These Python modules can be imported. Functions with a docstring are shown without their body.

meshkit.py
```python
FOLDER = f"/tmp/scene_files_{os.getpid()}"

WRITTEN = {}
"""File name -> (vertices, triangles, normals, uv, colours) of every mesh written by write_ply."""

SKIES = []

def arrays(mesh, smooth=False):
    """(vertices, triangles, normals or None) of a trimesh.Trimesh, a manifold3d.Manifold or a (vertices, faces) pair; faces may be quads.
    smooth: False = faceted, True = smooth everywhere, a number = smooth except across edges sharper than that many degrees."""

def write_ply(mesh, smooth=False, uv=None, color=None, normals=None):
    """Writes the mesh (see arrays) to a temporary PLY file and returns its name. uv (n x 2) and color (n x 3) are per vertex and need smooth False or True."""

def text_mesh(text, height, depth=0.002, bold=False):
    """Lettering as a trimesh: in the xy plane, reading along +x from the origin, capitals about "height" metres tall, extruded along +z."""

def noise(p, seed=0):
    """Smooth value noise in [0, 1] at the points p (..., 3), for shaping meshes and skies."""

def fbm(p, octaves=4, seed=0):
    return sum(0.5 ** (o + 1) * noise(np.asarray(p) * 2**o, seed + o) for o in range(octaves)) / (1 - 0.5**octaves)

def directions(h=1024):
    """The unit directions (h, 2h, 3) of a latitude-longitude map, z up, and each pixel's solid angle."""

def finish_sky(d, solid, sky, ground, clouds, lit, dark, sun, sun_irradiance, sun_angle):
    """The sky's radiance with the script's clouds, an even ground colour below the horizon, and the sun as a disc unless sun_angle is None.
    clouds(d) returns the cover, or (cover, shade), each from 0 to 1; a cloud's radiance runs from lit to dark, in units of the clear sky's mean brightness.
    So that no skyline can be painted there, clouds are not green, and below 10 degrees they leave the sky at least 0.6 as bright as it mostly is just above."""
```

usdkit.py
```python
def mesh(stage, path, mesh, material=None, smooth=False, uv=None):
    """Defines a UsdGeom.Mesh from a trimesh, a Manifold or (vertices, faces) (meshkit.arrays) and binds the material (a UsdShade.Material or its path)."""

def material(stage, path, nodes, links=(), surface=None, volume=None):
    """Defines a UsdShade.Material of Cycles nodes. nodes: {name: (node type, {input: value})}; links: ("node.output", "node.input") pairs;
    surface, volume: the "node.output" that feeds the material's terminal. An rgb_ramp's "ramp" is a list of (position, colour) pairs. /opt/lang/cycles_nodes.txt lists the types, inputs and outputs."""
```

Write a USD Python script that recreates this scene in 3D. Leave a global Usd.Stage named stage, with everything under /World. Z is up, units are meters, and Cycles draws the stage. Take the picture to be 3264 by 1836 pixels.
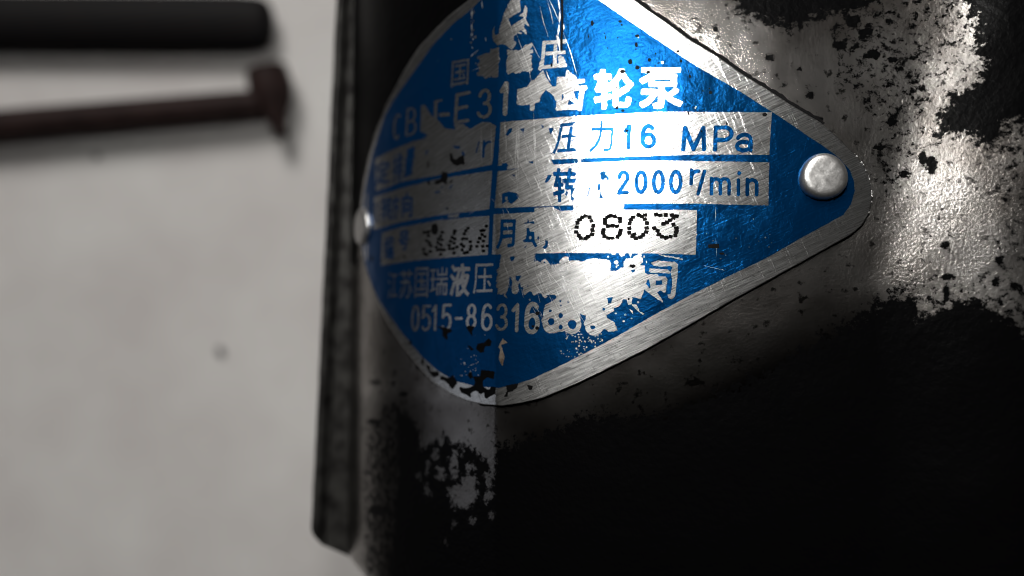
import math
import numpy as np
import shapely
from shapely import affinity
from shapely.geometry import Polygon, LineString, Point, MultiPolygon, box
from shapely.ops import unary_union
import mapbox_earcut as earcut
import trimesh
import usdkit
import meshkit
from pxr import Usd, UsdGeom, UsdLux, UsdShade, Sdf, Gf, Vt

stage = Usd.Stage.CreateInMemory()
UsdGeom.SetStageUpAxis(stage, 'Z')
UsdGeom.SetStageMetersPerUnit(stage, 1.0)
UsdGeom.Xform.Define(stage, '/World')
T = Sdf.ValueTypeNames

# ------------------------------------------------------------------ camera
MM = 0.001
W, H = 3264.0, 1836.0            # the photograph's own pixels; tracings below are in these
FPX = 2567.0                     # focal length in those pixels
DEPTH0 = 77.0 * MM               # lens to nameplate face
TABLE_DEPTH = 195.0 * MM
PITCH = math.atan(137.0 / FPX)   # lens leans a little towards +y
CAM = np.array([0.0, 0.0, TABLE_DEPTH])
cam = UsdGeom.Camera.Define(stage, '/World/camera')
cam.AddTransformOp().Set(Gf.Matrix4d().SetRotate(Gf.Rotation(Gf.Vec3d(1, 0, 0), math.degrees(PITCH))) * Gf.Matrix4d().SetTranslate(Gf.Vec3d(*CAM)))
cam.CreateHorizontalApertureAttr(36.0)
cam.CreateFocalLengthAttr(36.0 * FPX / W)
cam.CreateClippingRangeAttr(Gf.Vec2f(0.005, 50.0))
cam.CreateFStopAttr(10.5)
cam.CreateFocusDistanceAttr(0.0775)
EXPOSURE = 0.0
cam.CreateExposureAttr(EXPOSURE)

# ------------------------------------------------------------------ lamps
def disk(name, pos, aim, radius, power, color, spread=None):
    l = UsdLux.DiskLight.Define(stage, '/World/' + name)
    d = np.array(pos, float) - np.array(aim, float); d /= np.linalg.norm(d)
    up = np.array([0, 1.0, 0]) if abs(d[1]) < 0.9 else np.array([1.0, 0, 0])
    x = np.cross(up, d); x /= np.linalg.norm(x); y = np.cross(d, x)
    l.AddTransformOp().Set(Gf.Matrix4d(*x, 0, *y, 0, *d, 0, *pos, 1))
    l.CreateRadiusAttr(radius); l.CreateIntensityAttr(power); l.CreateColorAttr(Gf.Vec3f(*color))
    if spread is not None:
        s = UsdLux.ShapingAPI.Apply(l.GetPrim()); s.CreateShapingConeAngleAttr(spread); s.CreateShapingConeSoftnessAttr(0.6)
    return l
FLASH = (-0.0025, 0.045, TABLE_DEPTH + 0.003)
disk('torch_lamp', FLASH, (0.004, 0.012, 0.06), 0.0055, 215.0, (1.0, 0.985, 0.95))
disk('room_lamp', (-0.35, 1.0, 0.95), (-0.05, 0, 0), 0.32, 11.5, (1.0, 0.975, 0.94))
disk('window_lamp', (-1.2, -0.12, 0.22), (0, 0, 0.1), 0.20, 0.42, (0.86, 0.90, 1.0))

# ------------------------------------------------------------------ tracing frames (crops of the photograph)
FR = {'S': (0, 0, 1), 'A': (1100, 0, 3.22), 'B': (1100, 300, 4.262), 'C': (1100, 600, 4.262), 'D': (1600, 200, 4.262), 'E': (1600, 500, 4.262),
      'F': (1100, 800, 2.841), 'G1': (1560, 800, 4.83), 'G2': (1850, 780, 5.175), 'G3': (1500, 0, 5.5725), 'G4': (1840, 0, 4.83), 'G5': (2050, 340, 4.528),
      'G6': (1180, 460, 6.587), 'G7': (1560, 620, 6.585), 'G8': (1300, 1060, 5.574), 'R3': (900, 1200, 2.279), 'R4': (2200, 0, 2.4155), 'R5': (2200, 400, 2.0695), 'R6': (1600, 1000, 1.548)}
def tr(fr, pts):
    ox, oy, s = FR[fr]
    p = np.asarray(pts, float).reshape(-1, 2)
    return p / s + (ox, oy)
def poly(fr, pts):
    return Polygon(tr(fr, pts)).buffer(0)
def ell(fr, x, y, rx, ry=None):
    ox, oy, s = FR[fr]
    return affinity.scale(Point(x / s + ox, y / s + oy).buffer(1.0, 8), rx / s, (ry or rx) / s)
def union(*g):
    return unary_union([x for x in g if not x.is_empty])
def rough_ring(c, amp, seed, step, freq):
    c = np.asarray(c)
    l = LineString(c); n = max(8, int(l.length / step))
    p = np.array([l.interpolate(k / n, normalized=True).coords[0] for k in range(n)])
    q = np.c_[p * freq, np.full(n, seed * 7.3)]
    d = np.stack([meshkit.fbm(q, 3, seed) - .5, meshkit.fbm(q + 31.7, 3, seed + 9) - .5], 1)
    return p + d * 2 * amp
def rough(g, amp=2.5, seed=1, step=3.0, freq=0.16):
    out = []
    for p in getattr(g, 'geoms', [g]):
        if p.is_empty or p.geom_type != 'Polygon':
            continue
        q = Polygon(rough_ring(p.exterior.coords, amp, seed, step, freq)).buffer(0)
        for h in p.interiors:
            q = q.difference(Polygon(rough_ring(h.coords, amp, seed + 3, step, freq)).buffer(0))
        out.append(q)
    return unary_union(out)

# ------------------------------------------------------------------ the pump's top face: a profile across x, drawn along y
def build_profile():
    us = np.linspace(2450, 1098, 1500)
    kn = [(1098, 70), (1125, 67), (1150, 61), (1190, 54), (1250, 49), (1400, 44), (1500, 41), (1577, 38.5), (1590, 26), (1650, 20), (1750, 13), (1900, 9), (2100, 8), (2600, 8)]
    al = np.radians(np.interp(us, [k[0] for k in kn], [k[1] for k in kn]))
    m = (us - W / 2) / FPX
    D = np.empty_like(us); D[0] = DEPTH0
    for i in range(1, len(us)):
        t = math.tan(al[i])
        D[i] = D[i - 1] + (-D[i - 1] * t / (1 + m[i] * t)) * (m[i] - m[i - 1])
    X, Z = D * m, TABLE_DEPTH - D
    X, Z = X[::-1], Z[::-1]
    # the flank below the horizon, down to the table, and the flat face to the right
    s = np.linspace(1, 0, 14)[:-1]
    fx = X[0] - np.sin(s * math.pi / 2) ** 1.0 * 1.6 * MM * s ** .3
    fz = Z[0] * (1 - s) + s * 0.0 - 0.0
    fz = Z[0] - (X[0] - fx) / (1.6 * MM) * Z[0] * (.25 + .75 * s)
    fz[0] = 0.0
    rx = np.linspace(X[-1], 95 * MM, 400)[1:]
    rz = Z[-1] + (rx - X[-1]) * math.tan(math.radians(8.0)) * np.exp(-(rx - X[-1]) / (60 * MM))
    return np.r_[fx, X, rx], np.r_[fz, Z, rz]
PX, PZ = build_profile()
order = np.argsort(PX); PX, PZ = PX[order], PZ[order]
NX = np.gradient(PZ, PX)
def prof(x):
    return np.interp(x, PX, PZ)
def slope(x):
    return np.interp(x, PX, NX)
def ss(e0, e1, x):
    t = np.clip((x - e0) / (e1 - e0), 0, 1)
    return t * t * (3 - 2 * t)
def px_y_to_Y(v):      # at the face's depth
    return (1055 - v) / FPX * DEPTH0
Y_CORNER = px_y_to_Y(1775) * 1.33
def shear(x, y):       # the casting's lower left corner is rounded off
    return np.where(y < Y_CORNER, (Y_CORNER - y) ** 1.25 * 3.2, 0) * (1 - ss(-16 * MM, -2 * MM, x))
def ridge(x, y):       # fillet that climbs to the thicker flange at the right
    p = np.stack([x / MM * .06, y / MM * .05, 0 * x], -1)
    wob = (meshkit.fbm(p, 3, 5) - .5) * 5 * MM
    e0 = 34.5 * MM + wob + ss(8 * MM, 28 * MM, y) * 2.5 * MM
    return 2.7 * MM * ss(e0, e0 + 13.5 * MM, x)
def surf(x, y):
    z = prof(x) + ridge(x, y)
    p = np.stack([x / MM, y / MM, 0 * x], -1)
    edge = ss(-24 * MM, -8 * MM, x)
    z = z + (meshkit.fbm(p * .16, 3, 11) - .5) * .22 * MM * edge
    return z
_c, _s = math.cos(PITCH), math.sin(PITCH)
def rays(p):
    p = np.asarray(p, float).reshape(-1, 2)
    a, b = (p[:, 0] - W / 2) / FPX, (H / 2 - p[:, 1]) / FPX
    d = np.stack([a, b, -np.ones(len(p))], 1)
    # pitched about x: the view axis leans towards +y
    return np.stack([d[:, 0], d[:, 1] * _c - d[:, 2] * _s, d[:, 1] * _s + d[:, 2] * _c], 1)
def normal(x):
    s = slope(x)
    n = np.stack([-s, 0 * s, np.ones_like(s)], -1)
    return n / np.linalg.norm(n, axis=-1, keepdims=True)
def plate_z(x, off):    # the sheet follows the profile at a distance
    n = normal(PX)
    ox, oz = PX + n[:, 0] * off, PZ + n[:, 2] * off
    k = np.argsort(ox)
    return np.interp(x, ox[k], oz[k])
def hit(p, off=0.0, f=None):
    d = rays(p)
    f = f or (lambda x, y: plate_z(x, off))
    t = np.linspace(0.060, 0.135, 90)[:, None]
    X, Y, Z = (CAM[k] + t * d[None, :, k] for k in range(3))
    g = Z - f(X, Y)
    i = np.argmax(g < 0, 0); i = np.clip(i, 1, len(t) - 1)
    lo, hi = t[i - 1, 0], t[i, 0]
    for _ in range(30):
        mid = (lo + hi) / 2
        q = CAM + mid[:, None] * d
        below = q[:, 2] < f(q[:, 0], q[:, 1])
        hi = np.where(below, mid, hi); lo = np.where(below, lo, mid)
    return CAM + ((lo + hi) / 2)[:, None] * d
def at_depth(p, z):
    d = rays(p)
    t = (z - CAM[2]) / d[:, 2]
    return CAM + t[:, None] * d

# ------------------------------------------------------------------ mesh helpers
count = {}
def path_for(parent, name):
    k = f'{parent}/{name}'
    n = count.get(k, 0); count[k] = n + 1
    return k if n == 0 else f'{k}_{n:03d}'
def put(parent, name, v, f, mat, normals=None, smooth=False, label=None, attrs=None, kind=None):
    p = path_for(parent, name)
    if normals is None:
        m = usdkit.mesh(stage, p, (np.asarray(v), np.asarray(f)), MAT[mat], smooth=smooth)
    else:
        m = usdkit.mesh(stage, p, (np.asarray(v), np.asarray(f)), MAT[mat])
        m.CreateNormalsAttr(Vt.Vec3fArray.FromNumpy(np.asarray(normals, np.float32))); m.SetNormalsInterpolation('vertex')
    for k, a in (attrs or {}).items():
        UsdGeom.PrimvarsAPI(m).CreatePrimvar(k, T.FloatArray, 'vertex').Set(Vt.FloatArray.FromNumpy(np.asarray(a, np.float32)))
    if label:
        m.GetPrim().SetCustomDataByKey('label', label)
    if kind:
        m.GetPrim().SetCustomDataByKey('kind', kind)
    return p
def thing(name, label=None, cat=None, kind=None, group=None):
    x = UsdGeom.Xform.Define(stage, path_for('/World', name))
    for k, a in (('label', label), ('category', cat), ('kind', kind), ('group', group)):
        if a:
            x.GetPrim().SetCustomDataByKey(k, a)
    return str(x.GetPath())
def tri2d(g, cell=26.0):
    """Triangulates a flat outline in cells, so that it can follow a curved face."""
    V, F, n = [], [], 0
    x0, y0, x1, y1 = g.bounds
    gx = np.arange(math.floor(x0 / cell), math.ceil(x1 / cell) + 1) * cell; gx = np.unique(np.r_[gx, [q for q in (1576.0, 1580.0, 1583.5, 1587.0, 1591.0) if x0 < q < x1]]); gy = np.arange(math.floor(y0 / cell), math.ceil(y1 / cell))
    A, B = np.meshgrid(gx[:-1], gy); A1, _ = np.meshgrid(gx[1:], gy)
    cells = shapely.box(A.ravel(), B.ravel() * cell, A1.ravel(), (B.ravel() + 1) * cell)
    shapely.prepare(g)
    cells = cells[shapely.intersects(g, cells)]
    inside = shapely.contains(g, cells)
    pieces = list(cells[inside]) + list(shapely.intersection(g, cells[~inside]))
    for q in pieces:
        for p in getattr(q, 'geoms', [q]):
            if p.geom_type != 'Polygon' or p.area < 0.05:
                continue
            rings = [np.array(r.coords)[:-1] for r in [shapely.geometry.polygon.orient(p).exterior, *p.interiors]]
            v = np.vstack(rings); ends = np.cumsum([len(r) for r in rings]).astype(np.uint32)
            f = earcut.triangulate_float64(v, ends).reshape(-1, 3)
            V.append(v); F.append(f.astype(int) + n); n += len(v)
    v, f = np.vstack(V), np.vstack(F)
    u, inv = np.unique(np.round(v, 3), axis=0, return_inverse=True)
    f = inv.reshape(-1)[f]
    f = f[(f[:, 0] != f[:, 1]) & (f[:, 1] != f[:, 2]) & (f[:, 0] != f[:, 2])]
    a = np.cross(u[f[:, 1]] - u[f[:, 0]], u[f[:, 2]] - u[f[:, 0]])
    f[a > 0] = f[a > 0][:, ::-1]      # picture y runs down: keep faces towards the lens
    return u, f
def sheet(parent, name, g, off, mat, label=None, cell=26.0, attrs=None, kind=None, face=None):
    u, f = tri2d(g, cell)
    P = hit(u, off, face)
    return put(parent, name, P, f, mat, normals=normal(P[:, 0]), label=label, attrs=attrs and attrs(u), kind=kind)
def wall(rings, off0, off1, mat=None):
    """Vertical strip between two offsets along closed outlines."""
    V, F, n = [], [], 0
    for r in rings:
        p = np.asarray(r.coords)[:-1]
        a, b = hit(p, off0), None
        b = a + normal(a[:, 0]) * (off1 - off0)
        k = len(p); i = np.arange(k); j = (i + 1) % k
        V += [a, b]
        F.append(np.r_[np.c_[i, j, j + k], np.c_[i, j + k, i + k]] + n); n += 2 * k
    return np.vstack(V), np.vstack(F)

# ------------------------------------------------------------------ materials
MAT = {}
def M(name, nodes, links, surface='p.BSDF'):
    MAT[name] = usdkit.material(stage, '/World/Looks/' + name, nodes, links, surface)
UsdGeom.Scope.Define(stage, '/World/Looks')
def streak(prefix, angle, fine, along, detail=2.0):
    """Noise drawn out along one direction of the face: brushing or scuffs."""
    return ({prefix + 'r': ('vector_rotate', {'rotate_type': 'z_axis', 'angle': math.radians(-angle)}),
             prefix + 'm': ('vector_math', {'math_type': 'multiply', 'vector2': (along, fine, along)}),
             prefix + 'n': ('noise_texture', {'scale': 1.0, 'detail': detail, 'roughness': 0.65})},
            [('g.position', prefix + 'r.vector'), (prefix + 'r.vector', prefix + 'm.vector1'), (prefix + 'm.vector', prefix + 'n.vector')])
TAN = (math.cos(math.radians(78)), math.sin(math.radians(78)), 0.0)     # across the brushing
def brushed(name, color, rough, metallic, strength, aniso=0.0):
    a, la = streak('a', 24, 9000, 420)
    b, lb = streak('b', -68, 7000, 260, 1.0)
    nodes = {'g': ('geometry', {}), **a, **b,
             'bq': ('map_range', {'from_min': 0.55, 'from_max': 0.75, 'to_min': 0, 'to_max': 1, 'clamp': True}),
             'pit': ('noise_texture', {'scale': 2600.0, 'detail': 3.0, 'roughness': 0.6}),
             'big': ('noise_texture', {'scale': 160.0, 'detail': 2.0}),
             'h1': ('math', {'math_type': 'multiply_add', 'value2': 0.7}),
             'h2': ('math', {'math_type': 'multiply_add', 'value2': 0.55}),
             'h3': ('math', {'math_type': 'multiply_add', 'value2': 5.0}),
             'bump': ('bump', {'strength': strength, 'distance': 1.3e-5}),
             'rr': ('map_range', {'from_min': 0.3, 'from_max': 0.7, 'to_min': rough - .05, 'to_max': rough + .05, 'clamp': True}),
             'dk': ('map_range', {'from_min': 0.60, 'from_max': 0.70, 'to_min': 0.0, 'to_max': 0.55, 'clamp': True}),
             'col': ('mix_color', {'a': color, 'b': tuple(c * .25 for c in color)}),
             'tv': ('combine_xyz', {'x': TAN[0], 'y': TAN[1], 'z': TAN[2]}),
             'p': ('principled_bsdf', {'metallic': metallic, 'roughness': rough, 'base_color': color, 'anisotropic': aniso})}
    links = la + lb + [('tv.vector', 'p.tangent'), ('bn.fac', 'bq.value'), ('g.position', 'pit.vector'), ('g.position', 'big.vector'),
             ('an.fac', 'h1.value1'), ('pit.fac', 'h1.value3'), ('bq.result', 'h2.value1'), ('h1.value', 'h2.value3'), ('big.fac', 'h3.value1'), ('h2.value', 'h3.value3'),
             ('h3.value', 'bump.height'), ('bump.normal', 'p.normal'), ('an.fac', 'rr.value'), ('rr.result', 'p.roughness'),
             ('pit.fac', 'dk.value'), ('dk.result', 'col.fac'), ('col.result', 'p.base_color')]
    M(name, nodes, links)
brushed('plate_metal', (0.60, 0.60, 0.595), 0.255, 0.965, 0.7, 0.65)
brushed('scratch_metal', (0.75, 0.75, 0.75), 0.33, 0.9, 0.3)
# blue lacquer over the aluminium, with small chips down to the metal
a, la = streak('a', 24, 8000, 420)
M('blue_ink', {'g': ('geometry', {}), **a,
    'pit': ('noise_texture', {'scale': 2300.0, 'detail': 3.0, 'roughness': 0.6}),
    'big': ('noise_texture', {'scale': 210.0, 'detail': 2.0}),
    'chip': ('noise_texture', {'scale': 1500.0, 'detail': 2.5, 'roughness': 0.55}),
    'zone': ('noise_texture', {'scale': 95.0, 'detail': 1.0}),
    'cz': ('math', {'math_type': 'multiply_add', 'value2': 0.30}),
    'ck': ('map_range', {'from_min': 0.90, 'from_max': 0.915, 'to_min': 0, 'to_max': 1, 'clamp': True}),
    'h1': ('math', {'math_type': 'multiply_add', 'value2': 0.5}), 'h3': ('math', {'math_type': 'multiply_add', 'value2': 6.0}),
    'bump': ('bump', {'strength': 0.8, 'distance': 4.5e-5}),
    'tv': ('combine_xyz', {'x': TAN[0], 'y': TAN[1], 'z': TAN[2]}),
    'ink': ('principled_bsdf', {'metallic': 0.75, 'roughness': 0.27, 'anisotropic': 0.6, 'specular_ior_level': 0.06, 'base_color': (0.0005, 0.041, 0.138)}),
    'met': ('principled_bsdf', {'metallic': 0.95, 'roughness': 0.26, 'base_color': (0.6, 0.6, 0.6)}),
    'x': ('mix_closure', {})},
  la + [('g.position', f'{k}.vector') for k in ('pit', 'big', 'chip', 'zone')] +
    [('an.fac', 'h1.value1'), ('pit.fac', 'h1.value3'), ('big.fac', 'h3.value1'), ('h1.value', 'h3.value3'), ('h3.value', 'bump.height'),
     ('zone.fac', 'cz.value1'), ('chip.fac', 'cz.value3'), ('cz.value', 'ck.value'), ('ck.result', 'x.fac'),
     ('bump.normal', 'ink.normal'), ('bump.normal', 'met.normal'), ('tv.vector', 'ink.tangent'), ('ink.BSDF', 'x.closure1'), ('met.BSDF', 'x.closure2')], 'x.closure')
# the casting: black paint worn off to grey aluminium where the attribute "wear" says so
M('cast_body', {'g': ('geometry', {}), 'w': ('attribute', {'attribute': 'wear'}),
    'e1': ('noise_texture', {'scale': 1300.0, 'detail': 6.0, 'roughness': 0.72}),
    'e2': ('noise_texture', {'scale': 3600.0, 'detail': 3.0, 'roughness': 0.6}),
    'ea': ('math', {'math_type': 'multiply_add', 'value2': 3.2, 'value3': -1.6}),
    'es': ('math', {'math_type': 'add'}),
    'k': ('map_range', {'from_min': -0.10, 'from_max': 0.16, 'to_min': 0, 'to_max': 1, 'clamp': True}),
    'pk': ('map_range', {'from_min': 0.60, 'from_max': 0.67, 'to_min': 0, 'to_max': 0.93, 'clamp': True}),
    'ps': ('noise_texture', {'scale': 900.0, 'detail': 4.0, 'roughness': 0.6}),
    'gr': ('noise_texture', {'scale': 110.0, 'detail': 4.0, 'roughness': 0.6}),
    'gk': ('map_range', {'from_min': 0.35, 'from_max': 0.7, 'to_min': 0, 'to_max': 1, 'clamp': True}),
    'mc': ('mix_color', {'a': (0.36, 0.345, 0.33), 'b': (0.15, 0.135, 0.123)}),
    'so': ('attribute', {'attribute': 'painted_shade'}), 'mc3': ('mix_color', {'b': (0.012, 0.010, 0.009)}),  # shade mixed into the bare metal's colour
    'xy': ('separate_xyz', {}), 'gx': ('map_range', {'from_min': 0.030, 'from_max': 0.038, 'to_min': 0.0, 'to_max': 1.0, 'clamp': True}),
    'gs': ('math', {'math_type': 'multiply_add', 'value2': 0.60, 'value3': 0.45}), 'rs': ('math', {'math_type': 'multiply_add', 'value2': 0.10, 'value3': 0.205}),
    'mc2': ('mix_color', {'b': (0.03, 0.028, 0.027)}),
    'hb': ('math', {'math_type': 'multiply_add', 'value2': 1.1}), 'hp': ('math', {'math_type': 'multiply_add', 'value2': -0.3}),
    'hk': ('math', {'math_type': 'multiply_add', 'value2': -0.12}), 'hl': ('math', {'math_type': 'multiply_add', 'value2': 0.0}),
    'hb2': ('math', {'math_type': 'multiply_add', 'value2': 1.6}),
    'bump': ('bump', {'strength': 0.8, 'distance': 2.4e-5}),
    'met': ('principled_bsdf', {'metallic': 0.97, 'roughness': 0.21}),
    'lump': ('noise_texture', {'scale': 1500.0, 'detail': 3.0, 'roughness': 0.55}),
    'bump2': ('bump', {'strength': 0.7, 'distance': 9e-5}),
    'pnt': ('principled_bsdf', {'base_color': (0.0016, 0.0016, 0.0018), 'roughness': 0.34, 'specular_ior_level': 0.05}),
    'x': ('mix_closure', {})},
  [('g.position', f'{k}.vector') for k in ('e1', 'e2', 'ps', 'gr', 'lump')] +
    [('e1.fac', 'ea.value1'), ('ea.value', 'es.value1'), ('w.fac', 'es.value2'), ('es.value', 'k.value'), ('k.result', 'x.fac'),
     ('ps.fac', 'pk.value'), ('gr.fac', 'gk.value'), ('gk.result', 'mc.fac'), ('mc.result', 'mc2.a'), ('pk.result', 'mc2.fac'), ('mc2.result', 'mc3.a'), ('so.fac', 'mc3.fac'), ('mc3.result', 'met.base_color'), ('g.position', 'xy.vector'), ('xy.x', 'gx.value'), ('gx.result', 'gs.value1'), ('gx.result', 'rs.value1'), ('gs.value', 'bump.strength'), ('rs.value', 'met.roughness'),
     ('e2.fac', 'hb.value1'), ('e1.fac', 'hb.value3'), ('hb.value', 'hb2.value1'), ('pk.result', 'hp.value1'), ('hb2.value', 'hp.value3'), ('k.result', 'hk.value1'), ('hp.value', 'hk.value3'), ('hk.value', 'bump.height'), ('k.result', 'hl.value1'), ('lump.fac', 'hl.value3'),
     ('bump.normal', 'met.normal'), ('hl.value', 'bump2.height'), ('bump2.normal', 'pnt.normal'),
     ('pnt.BSDF', 'x.closure1'), ('met.BSDF', 'x.closure2')], 'x.closure')
def simple(name, color, rough, metallic=0.0, nscale=None, c2=None, bump=0.0, dist=2e-5, spec=0.5):
    nodes = {'g': ('geometry', {}), 'p': ('principled_bsdf', {'base_color': color, 'roughness': rough, 'metallic': metallic, 'specular_ior_level': spec})}
    links = []
    if nscale:
        nodes |= {'n': ('noise_texture', {'scale': nscale, 'detail': 4.0, 'roughness': 0.6}), 'r': ('map_range', {'from_min': .35, 'from_max': .68, 'to_min': 0, 'to_max': 1, 'clamp': True}),
                  'c': ('mix_color', {'a': color, 'b': c2 or color}), 'b': ('bump', {'strength': bump, 'distance': dist})}
        links = [('g.position', 'n.vector'), ('n.fac', 'r.value'), ('r.result', 'c.fac'), ('c.result', 'p.base_color'), ('n.fac', 'b.height'), ('b.normal', 'p.normal')]
    M(name, nodes, links)
simple('tar', (0.0012, 0.0012, 0.0012), 0.55, 0, 1500, (0.002, 0.002, 0.0024), 0.6, 5e-5, 0.08)  # also colours the painted shadow strip along the plate's edge
simple('rivet_metal', (0.62, 0.61, 0.60), 0.37, 0.93, 2100, (0.46, 0.45, 0.44), 0.6, 3e-5)
simple('hole_black', (0.003, 0.003, 0.003), 0.7, 0, spec=0.1)
simple('dull_metal', (0.33, 0.28, 0.23), 0.5, 0.9, 1400, (0.16, 0.11, 0.08), 0.5)
simple('white_top', (0.77, 0.755, 0.735), 0.55, 0, 26, (0.66, 0.625, 0.612), 0.0, spec=0.3)
simple('grey_crumb', (0.26, 0.25, 0.26), 0.7, 0, 900, (0.18, 0.17, 0.165), 0.3)
simple('black_rubber', (0.004, 0.004, 0.005), 0.6, 0, 300, (0.007, 0.005, 0.005), 0.2, spec=0.12)
simple('flange_grime', (0.05, 0.049, 0.046), 0.5, 0.5, 420, (0.008, 0.007, 0.007), 0.5, 4e-5, 0.2)
simple('dark_brown', (0.034, 0.019, 0.0175), 0.6, 0, 160, (0.020, 0.011, 0.0105), 0.3, spec=0.15)
simple('dark_red', (0.022, 0.007, 0.007), 0.5, 0, 300, (0.014, 0.005, 0.005), 0.2)

# ------------------------------------------------------------------ setting: the white work top
def grid(xs, ys, fz):
    X, Y = np.meshgrid(xs, ys)
    v = np.stack([X.ravel(), Y.ravel(), fz(X.ravel(), Y.ravel())], 1)
    n, m = len(xs), len(ys)
    i = (np.arange(m - 1)[:, None] * n + np.arange(n - 1)).ravel()
    f = np.r_[np.c_[i, i + 1, i + n + 1], np.c_[i, i + n + 1, i + n]]
    return v, f
slab = trimesh.creation.box([0.50, 0.46, 0.018]); slab.apply_translation([0.05, 0.02, -0.009])
p = put('/World', 'white_work_top', slab.vertices, slab.faces, 'white_top')
stage.GetPrimAtPath(p).SetCustomDataByKey('kind', 'structure')

# ------------------------------------------------------------------ the pump
pump = thing('gear_pump', 'worn black cast gear pump body carrying a riveted blue diamond nameplate', 'pump')

# where the casting is bare and where its paint is left (signed distance in the photograph's pixels, positive = bare)
BARE = [
    (poly('S', [(1990, -200), (2330, -60), (2350, 40), (2420, 66), (2520, 92), (2600, 60), (2700, 40), (2900, -30), (3000, -60), (3080, 20), (3110, 110), (3130, 200), (3110, 260), (3040, 300), (3010, 330), (2985, 390), (2975, 440), (3030, 430), (3110, 440), (3130, 462), (3195, 463), (3205, 410), (3250, 385), (3500, 360), (3500, 1150), (3264, 1050), (3215, 990), (3190, 1010), (3150, 960), (3090, 945), (3030, 970), (2980, 980), (2940, 1010), (2925, 950), (2850, 935), (2760, 990), (2600, 1090), (2450, 1180), (2300, 1250), (2100, 1330), (1900, 1320), (1850, 1330), (1700, 1400), (1590, 1430), (1300, 800)]), 1.0),
    (poly('R3', [(560, -1000), (520, -100), (470, 300), (560, 420), (690, 340), (780, 190), (900, 270), (960, 330), (1000, 420), (990, 530), (1080, 490), (1130, 450), (1160, 400), (1210, 460), (1300, 500), (1400, 545), (1470, 600), (1510, 640), (1545, 700), (1560, 500), (1575, 380), (1575, -100), (1200, -300)]), 0.8),
    (poly('S', [(1040, 800), (1150, 850), (1180, 960), (1190, 1200), (1165, 1500), (1170, 1900), (1060, 1900), (1050, 1300)]), 0.8),
    (poly('S', [(1165, 1250), (1260, 1300), (1270, 1500), (1250, 1700), (1240, 1900), (1160, 1900)]), 0.05),
] + [(g, 0.6) for g in (ell('R3', 1250, 605, 36, 50), ell('R3', 1255, 705, 30, 42), ell('R3', 1060, 665, 16, 55), ell('R3', 1150, 700, 30, 38), ell('R3', 1358, 668, 22, 26),
    poly('R3', [(1200, 815), (1290, 790), (1320, 740), (1400, 720), (1425, 850), (1400, 910), (1350, 960), (1270, 960), (1230, 900)]),
    ell('R3', 1505, 740, 40, 50), ell('R3', 1505, 868, 42, 36), ell('R3', 1525, 640, 20, 60), ell('R3', 1055, 835, 20, 46), ell('R3', 1105, 580, 20, 36), ell('R3', 985, 720, 14, 30), ell('R3', 1150, 470, 18, 40),
    ell('R3', 1245, 1060, 16, 24), ell('R3', 1380, 1040, 18, 26), ell('R3', 1190, 1190, 22, 20), ell('R3', 1520, 1000, 22, 22))]
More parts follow.
